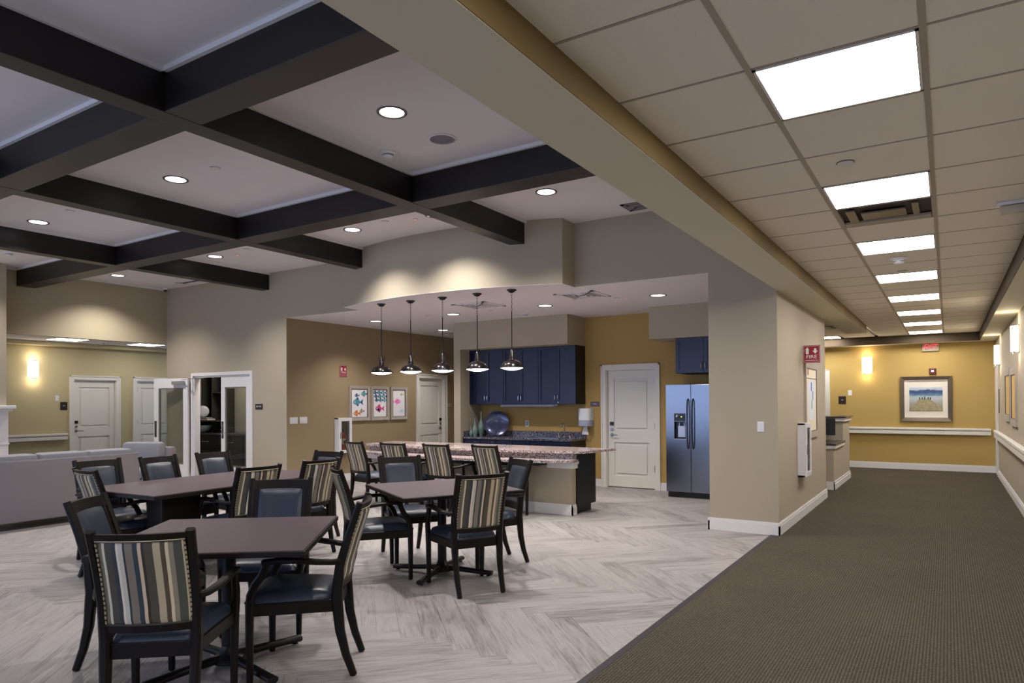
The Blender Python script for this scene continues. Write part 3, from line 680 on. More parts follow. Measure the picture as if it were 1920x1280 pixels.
def vent(x, y, z, label, rx=.3, ry=.3, grey=False):
    o = thing('air_vent', label, 'air vent', (x, y, z), 0, 'ceiling air vents')
    m = mat('vent_grey', '77727a', .5) if grey else white_ceiling
    MB().box((-rx, -ry, -.008), (-rx + .05, ry, 0)).box((rx - .05, -ry, -.008), (rx, ry, 0)).box((-rx, -ry, -.008), (rx, -ry + .05, 0)).box((-rx, ry - .05, -.008), (rx, ry, 0)).done('frame', m, o)
    MB().box((-rx + .05, -ry + .05, -.001), (rx - .05, ry - .05, .0)).done('throat', mat('vent_throat', '2c292b', .8), o)
    n = 4
    for i in range(n):
        k = .05 + i * (min(rx, ry) - .07) / n; t = .022
        MB().box((-rx + k + .01, -ry + k + .01, -.012), (rx - k - .01, -ry + k + .01 + t, -.003)).box((-rx + k + .01, ry - k - .01 - t, -.012), (rx - k - .01, ry - k - .01, -.003)) \
            .box((-rx + k + .01, -ry + k + .01, -.012), (-rx + k + .01 + t, ry - k - .01, -.003)).box((rx - k - .01 - t, -ry + k + .01, -.012), (rx - k - .01, ry - k - .01, -.003)).done('louvre', m, o)
vent(-4.287, 8.56, ZK, 'square air vent on the kitchen ceiling near the bulkhead end')
vent(-6.05, 8.56, ZK, 'square air vent on the kitchen ceiling behind the fourth pendant')
vent(-8.84, 11.6, ZK, 'square air vent deep in the nook ceiling')
vent(-3.02, 7.62, ZC, 'grey air vent in the coffer by the long soffit', .22, .16, True)
vent(-12.0, 7.63, ZC, 'air vent in the coffer above the double door', .4, .1)
# open slot diffuser beyond the second corridor panel
y0 = rows[14]
vd = thing('air_diffuser', 'recessed metal air diffuser after the second corridor light panel', 'air vent', (-.37, y0 + .305, ZG))
galv = mat('galvanised_metal', '8d8272', .35, metal=.6, var=.15, vscale=20)
MB().box((-.295, -.295, 0), (-.285, .295, .03)).box((.285, -.295, 0), (.295, .295, .03)).box((-.295, .285, -.001), (.295, .295, .03)).box((-.295, -.295, 0), (.295, -.285, .03)).done('frame', tee_mat, vd)
MB().box((-.285, -.285, .022), (.285, .285, .029)).done('plenum', mat('plenum_dark', '453d35', .7), vd)
MB().box((-.15, -.1, -.004), (.13, .1, .008), .004).done('deflector_plate', galv, vd)
MB().box((-.24, -.2, -.002), (-.18, .16, .01), .003).done('baffle', galv, vd); MB().box((.17, -.2, -.002), (.21, .14, .01), .003).done('baffle', galv, vd)
MB().box((-.28, .17, -.004), (.28, .27, .012)).done('side_channel', tee_mat, vd)
vent(-1.62, 13.8, ZG, 'dark square vent in the reception recess ceiling', .28, .28, True)
ex = thing('ceiling_exit_box', 'white box exit fitting hanging at the upper right ceiling', 'exit sign', (.44, 5.75, 2.70)); 
MB().box((-.13, -.03, .055), (.16, .03, .105), .006).done('housing', tee_mat, ex)
MB().box((-.15, -.04, .108), (.12, .04, .13)).done('canopy', white_plastic, ex)
cmr = thing('security_camera', 'small white dome camera in the far left ceiling corner', 'camera', (-13.22, 7.82, ZC)); MB().lathe([(.05, 0), (.05, -.02), (.045, -.03), (.001, -.03)], n=18).done('mount', white_plastic, cmr, smooth=True); MB().lathe([(.035, -.03), (.03, -.055), (.015, -.068), (.001, -.07)], n=14).done('dome_lens', black_plastic, cmr, smooth=True)

# ------------------------------------------------------------------ pendants
def pendant():
    o = thing('pendant_lamp', '', 'pendant lamp', (0, 0, 0))
    MB().lathe([(.065, ZK), (.065, ZK - .012), (.045, ZK - .02), (.038, ZK - .035), (.012, ZK - .042), (.001, ZK - .042)], n=24).done('canopy', bronze, o, smooth=True)
    ch = MB(); z = ZK - .042; i = 0
    while z > ZK - .30:
        a = .009; pts = []
        for k in range(9):
            t = 2 * PI * k / 8; px, pz = a * math.cos(t), .021 * math.sin(t)
            pts.append((px, 0, z - .018 + pz) if i % 2 else (0, px, z - .018 + pz))
        ch.sweep(pts, (.004, .004), n=5, upv=(0, 1, 0) if i % 2 else (1, 0, 0)); z -= .033; i += 1
    ch.done('chain', bronze, o)
    MB().lathe([(.0065, ZK - .29), (.0065, 2.20)], n=10).done('rod', bronze, o, smooth=True)
    MB().lathe([(.009, 2.205), (.014, 2.20), (.012, 2.18), (.018, 2.165), (.026, 2.155), (.028, 2.10), (.036, 2.09), (.037, 2.06), (.044, 2.045), (.001, 2.035)], n=24).done('socket', bronze, o, smooth=True)
    sh = MB().lathe([(.036, 2.055), (.046, 2.042), (.07, 2.034), (.098, 2.022), (.122, 2.002), (.138, 1.976), (.146, 1.952), (.172, 1.946), (.174, 1.936), (.162, 1.936), (.14, 1.946), (.115, 1.995), (.07, 2.02), (.034, 2.035)], n=32, close=False).done('shade', bronze, o, smooth=True)
    MB().lathe([(.158, 1.943), (.15, 1.932), (.10, 1.915), (.05, 1.905), (.001, 1.902)], n=28, close=False).done('diffuser', em_pend, o, smooth=True)
    for s_ in (-1, 1): MB().sweep([(s_ * .03, 0, 2.19), (s_ * .046, 0, 2.18), (s_ * .05, 0, 2.14), (s_ * .04, 0, 2.105)], (.007, .007), n=6, upv=(0, 1, 0)).done('yoke', dark_chrome, o, smooth=True)
    for k in range(3):
        a = 2 * PI * k / 3 + .5; MB().box((.165 * math.cos(a) - .007, .165 * math.sin(a) - .007, 1.928), (.165 * math.cos(a) + .007, .165 * math.sin(a) + .007, 1.948)).done('clip', bronze, o)
    ld = bpy.data.lights.new('pendant_beam', 'SPOT'); ld.energy = L_PEND; ld.spot_size = rad(150); ld.spot_blend = .6; ld.shadow_soft_size = .1; ld.color = (1, .93, .9)
    l = bpy.data.objects.new('pendant_beam', ld); C.objects.link(l); l.parent = o; l.location = (0, 0, 1.89)
    return o
P0 = pendant(); pend_x = [-7.175, -6.60, -6.01, -5.41, -4.85]; pname = ['leftmost', 'second from left', 'middle', 'fourth from left', 'rightmost']
kids0 = list(P0.children)
for i, x in enumerate(pend_x):
    if i == 0: p = P0
    else:
        p = P0.copy(); C.objects.link(p)
        for k in kids0:
            c = k.copy(); C.objects.link(c); c.parent = p
    p.location = (x, 7.61, 0); p.rotation_euler = (0, 0, [.9, .1, 1.2, 2.2, 1.7][i])
    tag(p, '%s dark bronze dome pendant lamp above the island counter' % pname[i].capitalize(), 'pendant lamp', 'pendant lamps over the island')

# ------------------------------------------------------------------ wall sconces
def sconce(x, y, z, rz, label, hgt=.34, w=.2):
    o = thing('wall_sconce', label, 'wall lamp', (x, y, z), rz, 'lit wall sconces')   # local -y into the room
    MB().box((-.06, -.015, -hgt / 2 - .02), (.06, 0, hgt / 2 + .02), .004).done('backplate', nickel, o)
    def A(u_, v_, rr): a = PI * u_; return (-(w / 2) * rr * math.cos(a), -.012 - .085 * rr * math.sin(a), -hgt / 2 + hgt * v_)
    MB().grid(lambda a, b: A(a, b, 1.), 14, 4, lambda a, b: A(a, b, .95)).done('shade', em_sconce, o, smooth=True)
    MB().lathe([(.02, 0), (.012, -.03), (.001, -.034)], (0, -.06, -hgt / 2), 10).done('finial', nickel, o, smooth=True)
    ld = bpy.data.lights.new('sconce_glow', 'POINT'); ld.energy = L_SCONCE; ld.color = (1, .8, .55); ld.shadow_soft_size = .05
    for zz in (.16 + hgt / 2, -.14 - hgt / 2):
        l = bpy.data.objects.new('sconce_glow', ld); C.objects.link(l); l.parent = o; l.location = (0, -.12, zz * .75)
    ld.energy = L_SCONCE / 18
    return o
sconce(-16.0, 6.61, 2.22, PI / 2, 'glowing wall sconce left of the far left door')
sconce(-1.49, YE, 2.24, 0, 'glowing wall sconce on the yellow end wall')
sconce(XR, 11.3, 2.29, -PI / 2, 'glowing wall sconce on the corridor right wall, nearer one')
sconce(XR, 15.2, 2.29, -PI / 2, 'glowing wall sconce on the corridor right wall, farther one')

# ------------------------------------------------------------------ chairs
PH = .945
def back_y(z):      # rear post line
    k = [(0, -.305), (.12, -.262), (.25, -.232), (.44, -.215), (.60, -.232), (.75, -.275), (.945, -.342)]
    for (a, b), (c, d) in zip(k, k[1:]):
        if z <= c: return b + (d - b) * (z - a) / (c - a)
    return k[-1][1]
def make_chair():
    o = thing('dining_armchair', '', 'chair', (0, 0, 0))
    for s_ in (-1, 1):
        zz = [.004, .12, .25, .36, .44, .52, .60, .68, .76, .85, .925, PH]
        pts = [(s_ * (.182 + .022 * z / PH), back_y(z), z) for z in zz]
        sz = [(.034, .036), (.037, .042), (.041, .050), (.044, .056), (.045, .058), (.043, .054), (.041, .048), (.040, .044), (.039, .040), (.038, .036), (.038, .034), (.039, .034)]
        lg = MB().sweep(pts, [(b, a) for a, b in [(q[1], q[0]) for q in sz]], upv=(0, 1, 0)).done('leg', espresso, o, smooth=True)
        MB().lathe([(.011, 0), (.013, .003), (.013, .006)], (pts[0][0], pts[0][1], 0), 10).done('glide', black_plastic, lg)
        # front leg
        fl = MB().sweep([(s_ * .238, .232, .006), (s_ * .24, .232, .22), (s_ * .243, .23, .43)], [(.032, .032), (.038, .038), (.043, .043)], upv=(0, 1, 0)).done('leg', espresso, o, smooth=True)
        MB().lathe([(.011, 0), (.013, .003), (.013, .006)], (s_ * .238, .232, 0), 10).done('glide', black_plastic, fl)
        # arm: support curve rising from the leg, then running back to the post
        MB().sweep([(s_ * .245, .228, .41), (s_ * .250, .224, .47), (s_ * .257, .198, .53), (s_ * .263, .163, .575), (s_ * .268, .142, .62), (s_ * .27, .13, .650)],
                   [(.040, .042), (.038, .042), (.036, .042), (.034, .042), (.034, .042), (.034, .044)], upv=(0, 1, 0)).done('arm_support', espresso, o, smooth=True)
        MB().sweep([(s_ * .27, .155, .648), (s_ * .274, .08, .657), (s_ * .275, -.02, .655), (s_ * .262, -.12, .642), (s_ * .235, -.2, .632), (s_ * .208, -.245, .632)],
                   [(.048, .028), (.048, .028), (.046, .028), (.042, .028), (.036, .028), (.032, .030)]).done('armrest', espresso, o, smooth=True)
    # seat frame (trapezoid rails)
    fr = MB(); F = [(-.235, .245), (.235, .245)]; B = [(.19, -.21), (-.19, -.21)]
    fr.box((-.235, .232, .355), (.235, .25, .42)).box((-.185, -.222, .355), (.185, -.204, .42))
    for s_ in (-1, 1): fr.sweep([(s_ * .188, -.21, .3875), (s_ * .24, .235, .3875)], (.018, .065))
    fr.done('seat_frame', espresso, o)
    def seat_top(a, b):
        x = (a - .5) * 2; y = -.2 + .465 * b; w = .188 + (.246 - .188) * b
        e = max(0, 1 - abs(x) ** 6) ** .5 * max(0, 1 - abs(2 * b - 1) ** 6) ** .5
        rr = (1 - .10 * max(0, abs(x) - .7) / .3 * max(0, abs(2 * b - 1) - .7) / .3)
        return (x * w * rr, y + .012 * (1 - x * x) * (1 if b > .9 else 0), .425 + .062 * e * (.82 + .18 * math.cos(x * 1.2) * math.sin(PI * b)))
    MB().grid(seat_top, 16, 16, lambda a, b: (seat_top(a, b)[0] * .995, seat_top(a, b)[1], .418)).done('seat', vinyl, o, smooth=True)
    # back: bow backwards in the middle
    def bow(x): return -.034 * (1 - (x / .2) ** 2)
    def rail_(z0, z1, th, nm, sh=0.):
        def fn(a, b): x = -.192 + .384 * a; z = z0 + (z1 - z0) * b; return (x, back_y(z) + bow(x) + th / 2 + sh, z)
        def fb(a, b): x = -.192 + .384 * a; z = z0 + (z1 - z0) * b; return (x, back_y(z) + bow(x) - th / 2 + sh, z)
        return MB().grid(fn, 12, 1, fb).done(nm, espresso, o, smooth=True)
    rail_(.902, .934, .026, 'top_rail'); rail_(.480, .516, .026, 'lower_rail'); rail_(.872, .906, .010, 'inner_rail', .010); rail_(.512, .542, .010, 'inner_rail', .010)
    for s_ in (-1, 1):
        MB().sweep([(s_ * .170, back_y(z) + bow(.17) + .006, z) for z in (.49, .6, .7, .8, .905)], (.034, .016), upv=(0, 1, 0)).done('side_stile', espresso, o)
    def pad(sgn, th, wx, z0, z1):
        def fn(a, b):
            x = (a - .5) * 2; z = z0 + (z1 - z0) * b
            e = max(0, 1 - abs(x) ** 5) ** .5 * max(0, 1 - abs(2 * b - 1) ** 5) ** .5
            return (x * wx, back_y(z) + bow(x * wx) + sgn * (.008 + th * e), z)
        return fn
    z0, z1, wx = .514, .905, .180
    MB().grid(pad(1, .024, wx - .024, z0 + .02, z1 - .02), 14, 14, lambda a, b: (pad(1, 0, wx - .024, z0 + .02, z1 - .02)(a, b)[0], pad(1, 0, wx - .024, z0 + .02, z1 - .02)(a, b)[1] - .012, z0 + .02 + (z1 - z0 - .04) * b)).done('backrest', vinyl, o, smooth=True)
    bk = MB().grid(pad(-1, .014, wx, z0, z1), 14, 14, lambda a, b: (pad(-1, 0, wx, z0, z1)(a, b)[0], pad(-1, 0, wx, z0, z1)(a, b)[1] + .008, z0 + (z1 - z0) * b)).done('backrest_fabric', stripe_mat, o, smooth=True)
    bk['label'] = 'striped fabric on the rear of the backrest'
    pp = []
    n = 10
    for i in range(n + 1): x = -wx + 2 * wx * i / n; pp.append((x, back_y(z0) + bow(x) - .014, z0 + .003))
    for i in range(1, n + 1): z = z0 + (z1 - z0) * i / n; pp.append((wx, back_y(z) + bow(wx) - .014, z))
    for i in range(1, n + 1): x = wx - 2 * wx * i / n; pp.append((x, back_y(z1) + bow(x) - .014, z1 - .003))
    for i in range(1, n + 1): z = z1 - (z1 - z0) * i / n; pp.append((-wx, back_y(z) + bow(wx) - .014, z))
    MB().sweep(pp, (.009, .009), n=6, upv=(0, 1, .3)).done('piping', piping_mat, bk, smooth=True)
    return o
chair0 = make_chair()
chairs = [
 (-3.160, 1.885, 130.5, 'dark armchair with striped back seen from behind, nearest chair of all', 'T1'),
 (-3.105, 2.650, 218, 'dark armchair facing left at the right side of the front square table', 'T1'),
 (-3.860, 3.010, 308, 'armchair with blue vinyl back facing the viewer across the front square table', 'T1'),
 (-4.000, 2.250, 38, 'armchair with dark vinyl back at the left side of the front square table', 'T1'),
 (-6.740, 3.470, 357, 'armchair with dark vinyl back at the long table, in front of the sofa back', 'T2'),
 (-6.120, 3.265, 86, 'armchair with striped back at the left end of the long table', 'T2'),
 (-6.640, 4.090, 8, 'dark-backed armchair across the long table, between sofa and glazed door', 'T2'),
 (-6.680, 4.720, 3, 'dark-backed armchair across the long table, below the double door', 'T2'),
 (-5.430, 3.890, 176, 'striped-back armchair on the near side of the long table, behind the blue chair', 'T2'),
 (-5.483, 4.629, 178, 'striped-back armchair on the near side of the long table, its right end', 'T2'),
 (-5.935, 5.100, 271, 'armchair with blue back at the far end of the long table, under the fire cabinet', 'T2'),
 (-4.150, 4.335, 56, 'striped-back armchair at the left side of the middle square table', 'T3'),
 (-4.420, 5.065, 328, 'armchair with blue vinyl back facing the viewer behind the middle square table', 'T3'),
 (-3.300, 4.475, 149, 'striped-back armchair facing away at the near side of the middle square table', 'T3'),
 (-3.620, 5.270, 240, 'armchair with blue back at the right side of the middle square table', 'T3'),
 (-7.057, 7.300, 80, 'leftmost striped-back armchair at the island counter', 'I'),
 (-6.386, 7.300, 92, 'second striped-back armchair from the left at the island counter', 'I'),
 (-5.675, 7.360, 90, 'third striped-back armchair from the left at the island counter', 'I'),
 (-4.935, 7.470, 83, 'rightmost striped-back armchair at the island counter', 'I')]
groups = {'T1': 'armchairs round the front square table', 'T2': 'armchairs round the long table', 'T3': 'armchairs round the middle square table', 'I': 'armchairs at the island counter'}
tree0 = [(k, list(k.children)) for k in chair0.children]
for i, (x, y, a, lab, gk) in enumerate(chairs):
    if i == 0: c = chair0
    else:
        c = chair0.copy(); C.objects.link(c)
        for k, gg in tree0:
            kk = k.copy(); C.objects.link(kk); kk.parent = c
            for q in gg:
                qq = q.copy(); C.objects.link(qq); qq.parent = kk
    c.location = (x, y, 0); c.rotation_euler = (0, 0, rad(a - 90)); tag(c, lab, 'chair', groups[gk])

# ------------------------------------------------------------------ tables
def square_table(x, y, a, label, sz=1.06):
    o = thing('square_table', label, 'table', (x, y, 0), rad(a), 'square pedestal tables')
    h_ = sz / 2
    MB().box((-h_, -h_, .722), (h_, h_, .752), .006).done('table_edge', table_edge, o)
    MB().box((-h_ + .012, -h_ + .012, .750), (h_ - .012, h_ - .012, .7535)).done('tabletop', table_mat, o)
    MB().lathe([(.038, .07), (.038, .70), (.10, .705), (.10, .722)], n=24).done('column', black_iron, o, smooth=True)
    MB().lathe([(.085, .03), (.085, .06), (.05, .085), (.038, .12)], n=24).done('hub', black_iron, o, smooth=True)
    for k in range(4):
        b = rad(45 + 90 * k); ca, sa = math.cos(b), math.sin(b); L = .46
        pts = [(ca * t, sa * t, z) for t, z in ((.04, .058), (.2, .05), (.36, .04), (L, .036))]
        ft = MB().sweep(pts, [(.05, .05), (.05, .045), (.056, .042), (.06, .042)], n=12).done('foot', black_iron, o, smooth=True)
        MB().lathe([(.018, 0), (.02, .012), (.01, .016)], (ca * (L - .035), sa * (L - .035), 0), 12).done('glide', chrome, ft)
    MB().box((-.3, -.03, .705), (.3, .03, .722)).box((-.03, -.3, .705), (.03, .3, .722)).done('top_bracket', black_iron, o)
    return o
square_table(-3.455, 2.415, 38, 'dark square pedestal table nearest the viewer')
square_table(-3.724, 4.694, -30, 'dark square pedestal table in the middle of the plank floor')
lt = thing('long_table', 'long dark rectangular table with two box pedestals in front of the sofa', 'table', (-5.95, 4.03, 0), rad(3))
MB().box((-.56, -1.0, .715), (.56, 1.0, .75), .006).done('table_edge', table_edge, lt)
MB().box((-.55, -.99, .748), (.55, .99, .7525)).done('tabletop', table_mat, lt)
for xx, yy in ((.20, -.58), (-.05, .45)):
    MB().box((xx - .11, yy - .19, .05), (xx + .11, yy + .19, .715), .02).done('pedestal', espresso, lt)
    MB().box((xx - .13, yy - .21, .0), (xx + .13, yy + .21, .05), .006).done('plinth', espresso, lt)

# ------------------------------------------------------------------ sofa and armchair
so = thing('sofa', 'long light grey upholstered sofa seen from behind at the left edge', 'sofa', (-9.3, 3.96, 0))
def rbox(a, b, bv, name, m, p, loc=None, rot=None):
    return MB().box(a, b, bv).done(name, m, p, smooth=True, loc=loc, rot=rot)
rbox((-.16, -1.17, .09), (0, 1.17, .815), .02, 'backrest_frame', sofa_mat, so)
MB().sweep([(-.004, -1.16, .82), (-.002, 0, .822), (-.004, 1.16, .82), (-.004, 1.168, .5), (-.004, 1.168, .12)], (.012, .012), n=8, upv=(1, 0, 0)).done('piping', sofa_light, so, smooth=True)
rbox((-.92, -1.17, .09), (-.14, 1.17, .30), .02, 'seat_base', sofa_mat, so)
for k in range(4):
    y_ = -1.15 + k * .575
    rbox((-.36, y_ + .012, .42), (-.08, y_ + .563, .885), .05, 'back_cushion', sofa_light, so)
    rbox((-.95, y_ + .012, .30), (-.3, y_ + .563, .46), .04, 'seat_cushion', sofa_light, so)
for s_ in (-1, 1):
    rbox((-.92, s_ * 1.17 - (.14 if s_ > 0 else 0), .09), (-.14, s_ * 1.17 + (.14 if s_ < 0 else 0), .62), .03, 'armrest', sofa_mat, so)
for fx in (-.86, -.05):
    for fy in (-1.1, 1.1): MB().box((fx - .03, fy - .03, 0), (fx + .03, fy + .03, .09)).done('foot', espresso, so)
ac = thing('lounge_chair', 'pale grey lounge chair beyond the right end of the sofa', 'armchair', (-11.0, 6.05, 0), rad(28))
rbox((-.42, -.40, .10), (.42, .42, .32), .03, 'seat_base', sofa_mat, ac)
rbox((-.40, .22, .28), (.40, .42, .78), .04, 'backrest_frame', sofa_mat, ac)
rbox((-.33, .04, .42), (.33, .27, .87), .07, 'back_cushion', sofa_light, ac)
rbox((-.33, -.42, .32), (.33, .1, .47), .05, 'seat_cushion', sofa_light, ac)
for s_ in (-1, 1):
    rbox((s_ * .42 - (.1 if s_ > 0 else 0), -.42, .1), (s_ * .42 + (.1 if s_ < 0 else 0), .42, .64), .03, 'armrest', sofa_mat, ac)
    for fy in (-.36, .36): MB().box((s_ * .36 - .025, fy - .025, 0), (s_ * .36 + .025, fy + .025, .1)).done('foot', espresso, ac)

# ------------------------------------------------------------------ island
isl = thing('kitchen_island', 'curved granite topped island with raised ledge behind the dining chairs', 'kitchen island', (0, 0, 0))
MB().box((-7.75, 7.95, 0), (-4.15, 8.06, .80)).done('pony_wall', greige, isl)
MB().box((-7.70, 8.06, .10), (-4.13, 8.62, .81)).box((-7.66, 8.06, 0), (-4.17, 8.55, .10)).done('cabinet_body', black_lam, isl)
bb = MB()
for (t, a, b) in ((.018, .001, .10), (.013, .10, .125), (.008, .125, .14)):
    bb.box((-7.75 - t, 7.95 - t, a), (-4.15 + t, 7.95, b)).box((-4.15, 7.95 - t, a), (-4.15 + t, 8.055, b)).box((-7.75 - t, 7.95 - t, a), (-7.75, 8.06, b))
bb.done('baseboard', trim_white, isl)
def arc_pts(x0, x1, cx, cy, R, n=24): return [(x0 + (x1 - x0) * i / n, arc(x0 + (x1 - x0) * i / n, cx, cy, R)) for i in range(n + 1)]
front = arc_pts(-7.62, -4.22, -5.87, 12.6, 5.23)
MB().prism([(-7.82, 7.96), (-7.80, 7.80)] + front + [(-4.10, 7.72), (-4.06, 7.80), (-4.06, 7.96)], .703, .735).done('counter', granite, isl)
lf = arc_pts(-7.80, -4.02, -5.9, 16.54, 8.84)
rl = arc_pts(-7.76, -4.13, -5.9, 18.0, 10.22)
MB().prism([(-7.76, 8.05)] + [(x, min(y + .02, 7.94)) for x, y in rl] + [(-4.13, 8.05)], .735, .812).done('granite_riser', granite, isl)
MB().prism([(-7.84, 8.66)] + lf + [(-3.97, 7.96), (-3.84, 8.66)], .812, .842).done('ledge', granite, isl)
MB().prism([(-7.3, 7.72)] + arc_pts(-7.3, -4.5, -5.87, 12.72, 5.23) + [(-4.5, 7.95), (-7.3, 7.95)], .655, .703).done('apron', black_iron, isl)
for x in (-6.7, -5.9, -5.1): MB().sweep([(x, 7.94, .35), (x, 7.93, .62), (x, 7.6, .68)], (.03, .03)).done('bracket', black_iron, isl)
for x0, x1 in ((-4.52, -4.12), (-7.78, -7.45)):
    MB().box((x0, 7.90, .668), (x1 + (.02 if x1 > -5 else 0), 8.06, .703), .003).box((x0 + .01, 7.92, .61), (x1, 8.06, .67), .003).done('corbel_trim', trim_white, isl)

# ------------------------------------------------------------------ kitchen
def shaker_door(name, x0, x1, z0, z1, y, parent, m=navy, hx=None, hz=None, yaw=0.):
    fr_ = .055
    d = MB().box((x0 + .003, y - .02, z0), (x0 + fr_, y, z1)).box((x1 - fr_, y - .02, z0), (x1 - .003, y, z1)).box((x0 + fr_, y - .02, z0), (x1 - fr_, y, z0 + fr_)).box((x0 + fr_, y - .02, z1 - fr_), (x1 - fr_, y, z1)).done(name, m, parent)
    MB().box((x0 + fr_, y - .008, z0 + fr_), (x1 - fr_, y, z1 - fr_)).done('door_panel', m, d)
    if hx is not None:
        MB().sweep([(hx, y - .02, hz), (hx, y - .045, hz + .012), (hx, y - .048, hz + .055), (hx, y - .045, hz + .098), (hx, y - .02, hz + .11)], (.011, .011), n=8, upv=(1, 0, 0)).done('pull_handle', chrome, d, smooth=True)
    if yaw:
        a = rad(yaw); h_ = Vector((x1, y, 0)); d.rotation_euler = (0, 0, a); d.location = h_ - Matrix.Rotation(a, 3, 'Z') @ h_
    return d
xsd = [-7.68, -7.285, -6.915, -6.545, -6.165, -5.79, -5.42]
for i in range(3):
    cbn = thing('wall_cabinet', ['left', 'middle', 'right'][i].capitalize() + ' dark navy double-door wall cabinet over the counter', 'cabinet', (0, 0, 0), 0, 'navy wall cabinets')
    a, m_, b = xsd[2 * i], xsd[2 * i + 1], xsd[2 * i + 2]
    MB().box((a, 10.56, 1.44), (b, YK, 2.465)).done('cabinet_body', black_lam, cbn)
    shaker_door('cabinet_door', a, m_, 1.445, 2.46, 10.56, cbn, hx=m_ - .03, hz=1.50)
    shaker_door('cabinet_door', m_, b, 1.445, 2.46, 10.56, cbn, hx=m_ + .03, hz=1.50, yaw=(2.2, 2.0, .8)[i])
    MB().lathe([(.008, 10.53), (.008, 10.54)], (m_ + .03, 0, 1.475), 10, 'Y').done('lock', chrome, cbn)
ul = thing('under_cabinet_light', 'long pale light bar under the navy wall cabinets', 'lamp', (-6.45, 10.66, 1.44)); MB().box((-.58, -.04, -.045), (.55, .04, 0), .006).done('housing', grey_plastic, ul)
MB().box((.56, -.03, -.03), (.62, .03, 0)).done('end_cap', grey_plastic, ul)
kb = thing('base_cabinet', 'dark navy base cabinet run under the grey granite counter', 'cabinet', (0, 0, 0))
MB().box((-7.675, 10.33, .1), (-5.42, YK - .002, .805)).box((-7.66, 10.38, 0), (-5.44, YK - .002, .1)).done('cabinet_body', black_lam, kb)
xd = [-7.68, -7.28, -6.93, -6.57, -6.21, -5.42]
for i in range(4):
    d = MB().box((xd[i] + .005, 10.312, .64), (xd[i + 1] - .005, 10.33, .79), .003).done('drawer', navy, kb); xm = (xd[i] + xd[i + 1]) / 2
    MB().sweep([(xm - .055, 10.312, .715), (xm - .045, 10.285, .715), (xm + .045, 10.285, .715), (xm + .055, 10.312, .715)], (.01, .01), n=8).done('pull_handle', chrome, d, smooth=True)
    MB().lathe([(.009, 10.300), (.009, 10.314)], (xm + .1, 0, .755), 10, 'Y').done('lock', chrome, d)
    shaker_door('cabinet_door', xd[i], xd[i + 1], .12, .63, 10.33, kb)
MB().box((xd[4] + .005, 10.312, .64), (xd[5] - .005, 10.33, .79), .003).done('false_front', navy, kb)
shaker_door('cabinet_door', xd[4], (xd[4] + xd[5]) / 2, .12, .63, 10.33, kb); shaker_door('cabinet_door', (xd[4] + xd[5]) / 2, xd[5], .12, .63, 10.33, kb)
kt = thing('kitchen_worktop', 'grey speckled granite worktop with backsplash and sink', 'worktop', (0, 0, 0))
MB().box((-7.68, 10.30, .805), (-5.41, YK, .84), .003).done('slab', granite_dark, kt)
MB().box((-7.68, YK - .02, .84), (-5.41, YK, .945)).box((-7.68, 10.34, .84), (-7.66, YK - .02, .945)).done('backsplash', granite_dark, kt)
MB().box((-6.42, 10.42, .838), (-5.68, 10.44, .847)).box((-6.42, 10.76, .838), (-5.68, 10.78, .847)).box((-6.42, 10.42, .838), (-6.40, 10.78, .847)).box((-5.70, 10.42, .838), (-5.68, 10.78, .847)).box((-6.40, 10.44, .838), (-5.70, 10.76, .8415)).done('sink_rim', steel, kt)
fc = thing('faucet', 'tall chrome gooseneck faucet with two lever handles at the sink', 'faucet', (-5.78, 10.80, .84))
MB().lathe([(.022, 0), (.018, .02), (.013, .03)], n=14).sweep([(0, 0, .02), (0, 0, .16), (0, -.01, .22), (0, -.05, .26), (0, -.10, .255), (0, -.13, .21), (0, -.135, .17)], (.02, .02), n=10, upv=(1, 0, 0)).done('spout', chrome, fc, smooth=True)
for s_ in (-1, 1):
    MB().lathe([(.02, 0), (.016, .03), (.012, .045)], (s_ * .11, 0, 0), 12).sweep([(s_ * .11, 0, .04), (s_ * .11, -.01, .08), (s_ * .13, -.03, .10), (s_ * .16, -.05, .095)], (.013, .013), n=8).done('lever_handle', chrome, fc, smooth=True)
ol = thing('wall_outlet', 'white outlet on the yellow wall above the worktop', 'outlet', (-6.63, YK, 1.08)); MB().box((-.038, -.008, -.06), (.038, 0, .06), .003).done('cover_plate', white_plastic, ol); MB().box((-.018, -.011, -.04), (.018, -.007, .04)).done('socket', grey_plastic, ol)
def vase(x, y, hgt, rr, label, neck=.35):
    o = thing('bottle_vase', label, 'vase', (x, y, .84), 0, 'celadon bottle vases')
    MB().lathe([(rr * .5, 0), (rr * .6, hgt * .05), (rr * .88, hgt * .2), (rr, hgt * .34), (rr * .88, hgt * .46), (rr * .45, hgt * .6), (rr * .24, hgt * .7), (rr * .18, hgt * .9), (rr * .24, hgt), (.001, hgt)], n=24).done('vase_body', celadon, o, smooth=True)
    return o
vase(-7.50, 10.66, .46, .062, 'tallest slim green bottle vase, beside the round platter')
vase(-7.53, 10.50, .335, .055, 'medium green bottle vase in front of the tallest')
vase(-7.605, 10.64, .25, .04, 'small green bottle vase half hidden behind the medium one')
vase(-7.605, 10.48, .185, .036, 'shortest pale green bottle vase at the left')
pl = thing('round_platter', 'large dark blue glazed round platter on a stand on the worktop', 'plate', (-7.14, 10.64, .84), rad(32))
MB().lathe([(.001, .022), (.12, .02), (.2, .006), (.235, -.012), (.24, -.01), (.2, .014), (.12, .028), (.001, .03)], (0, 0, 0), 36, 'Y', close=False).done('platter', dark_plate_mat, pl, smooth=True, loc=(0, .04, .245), rot=(rad(-10), 0, 0))
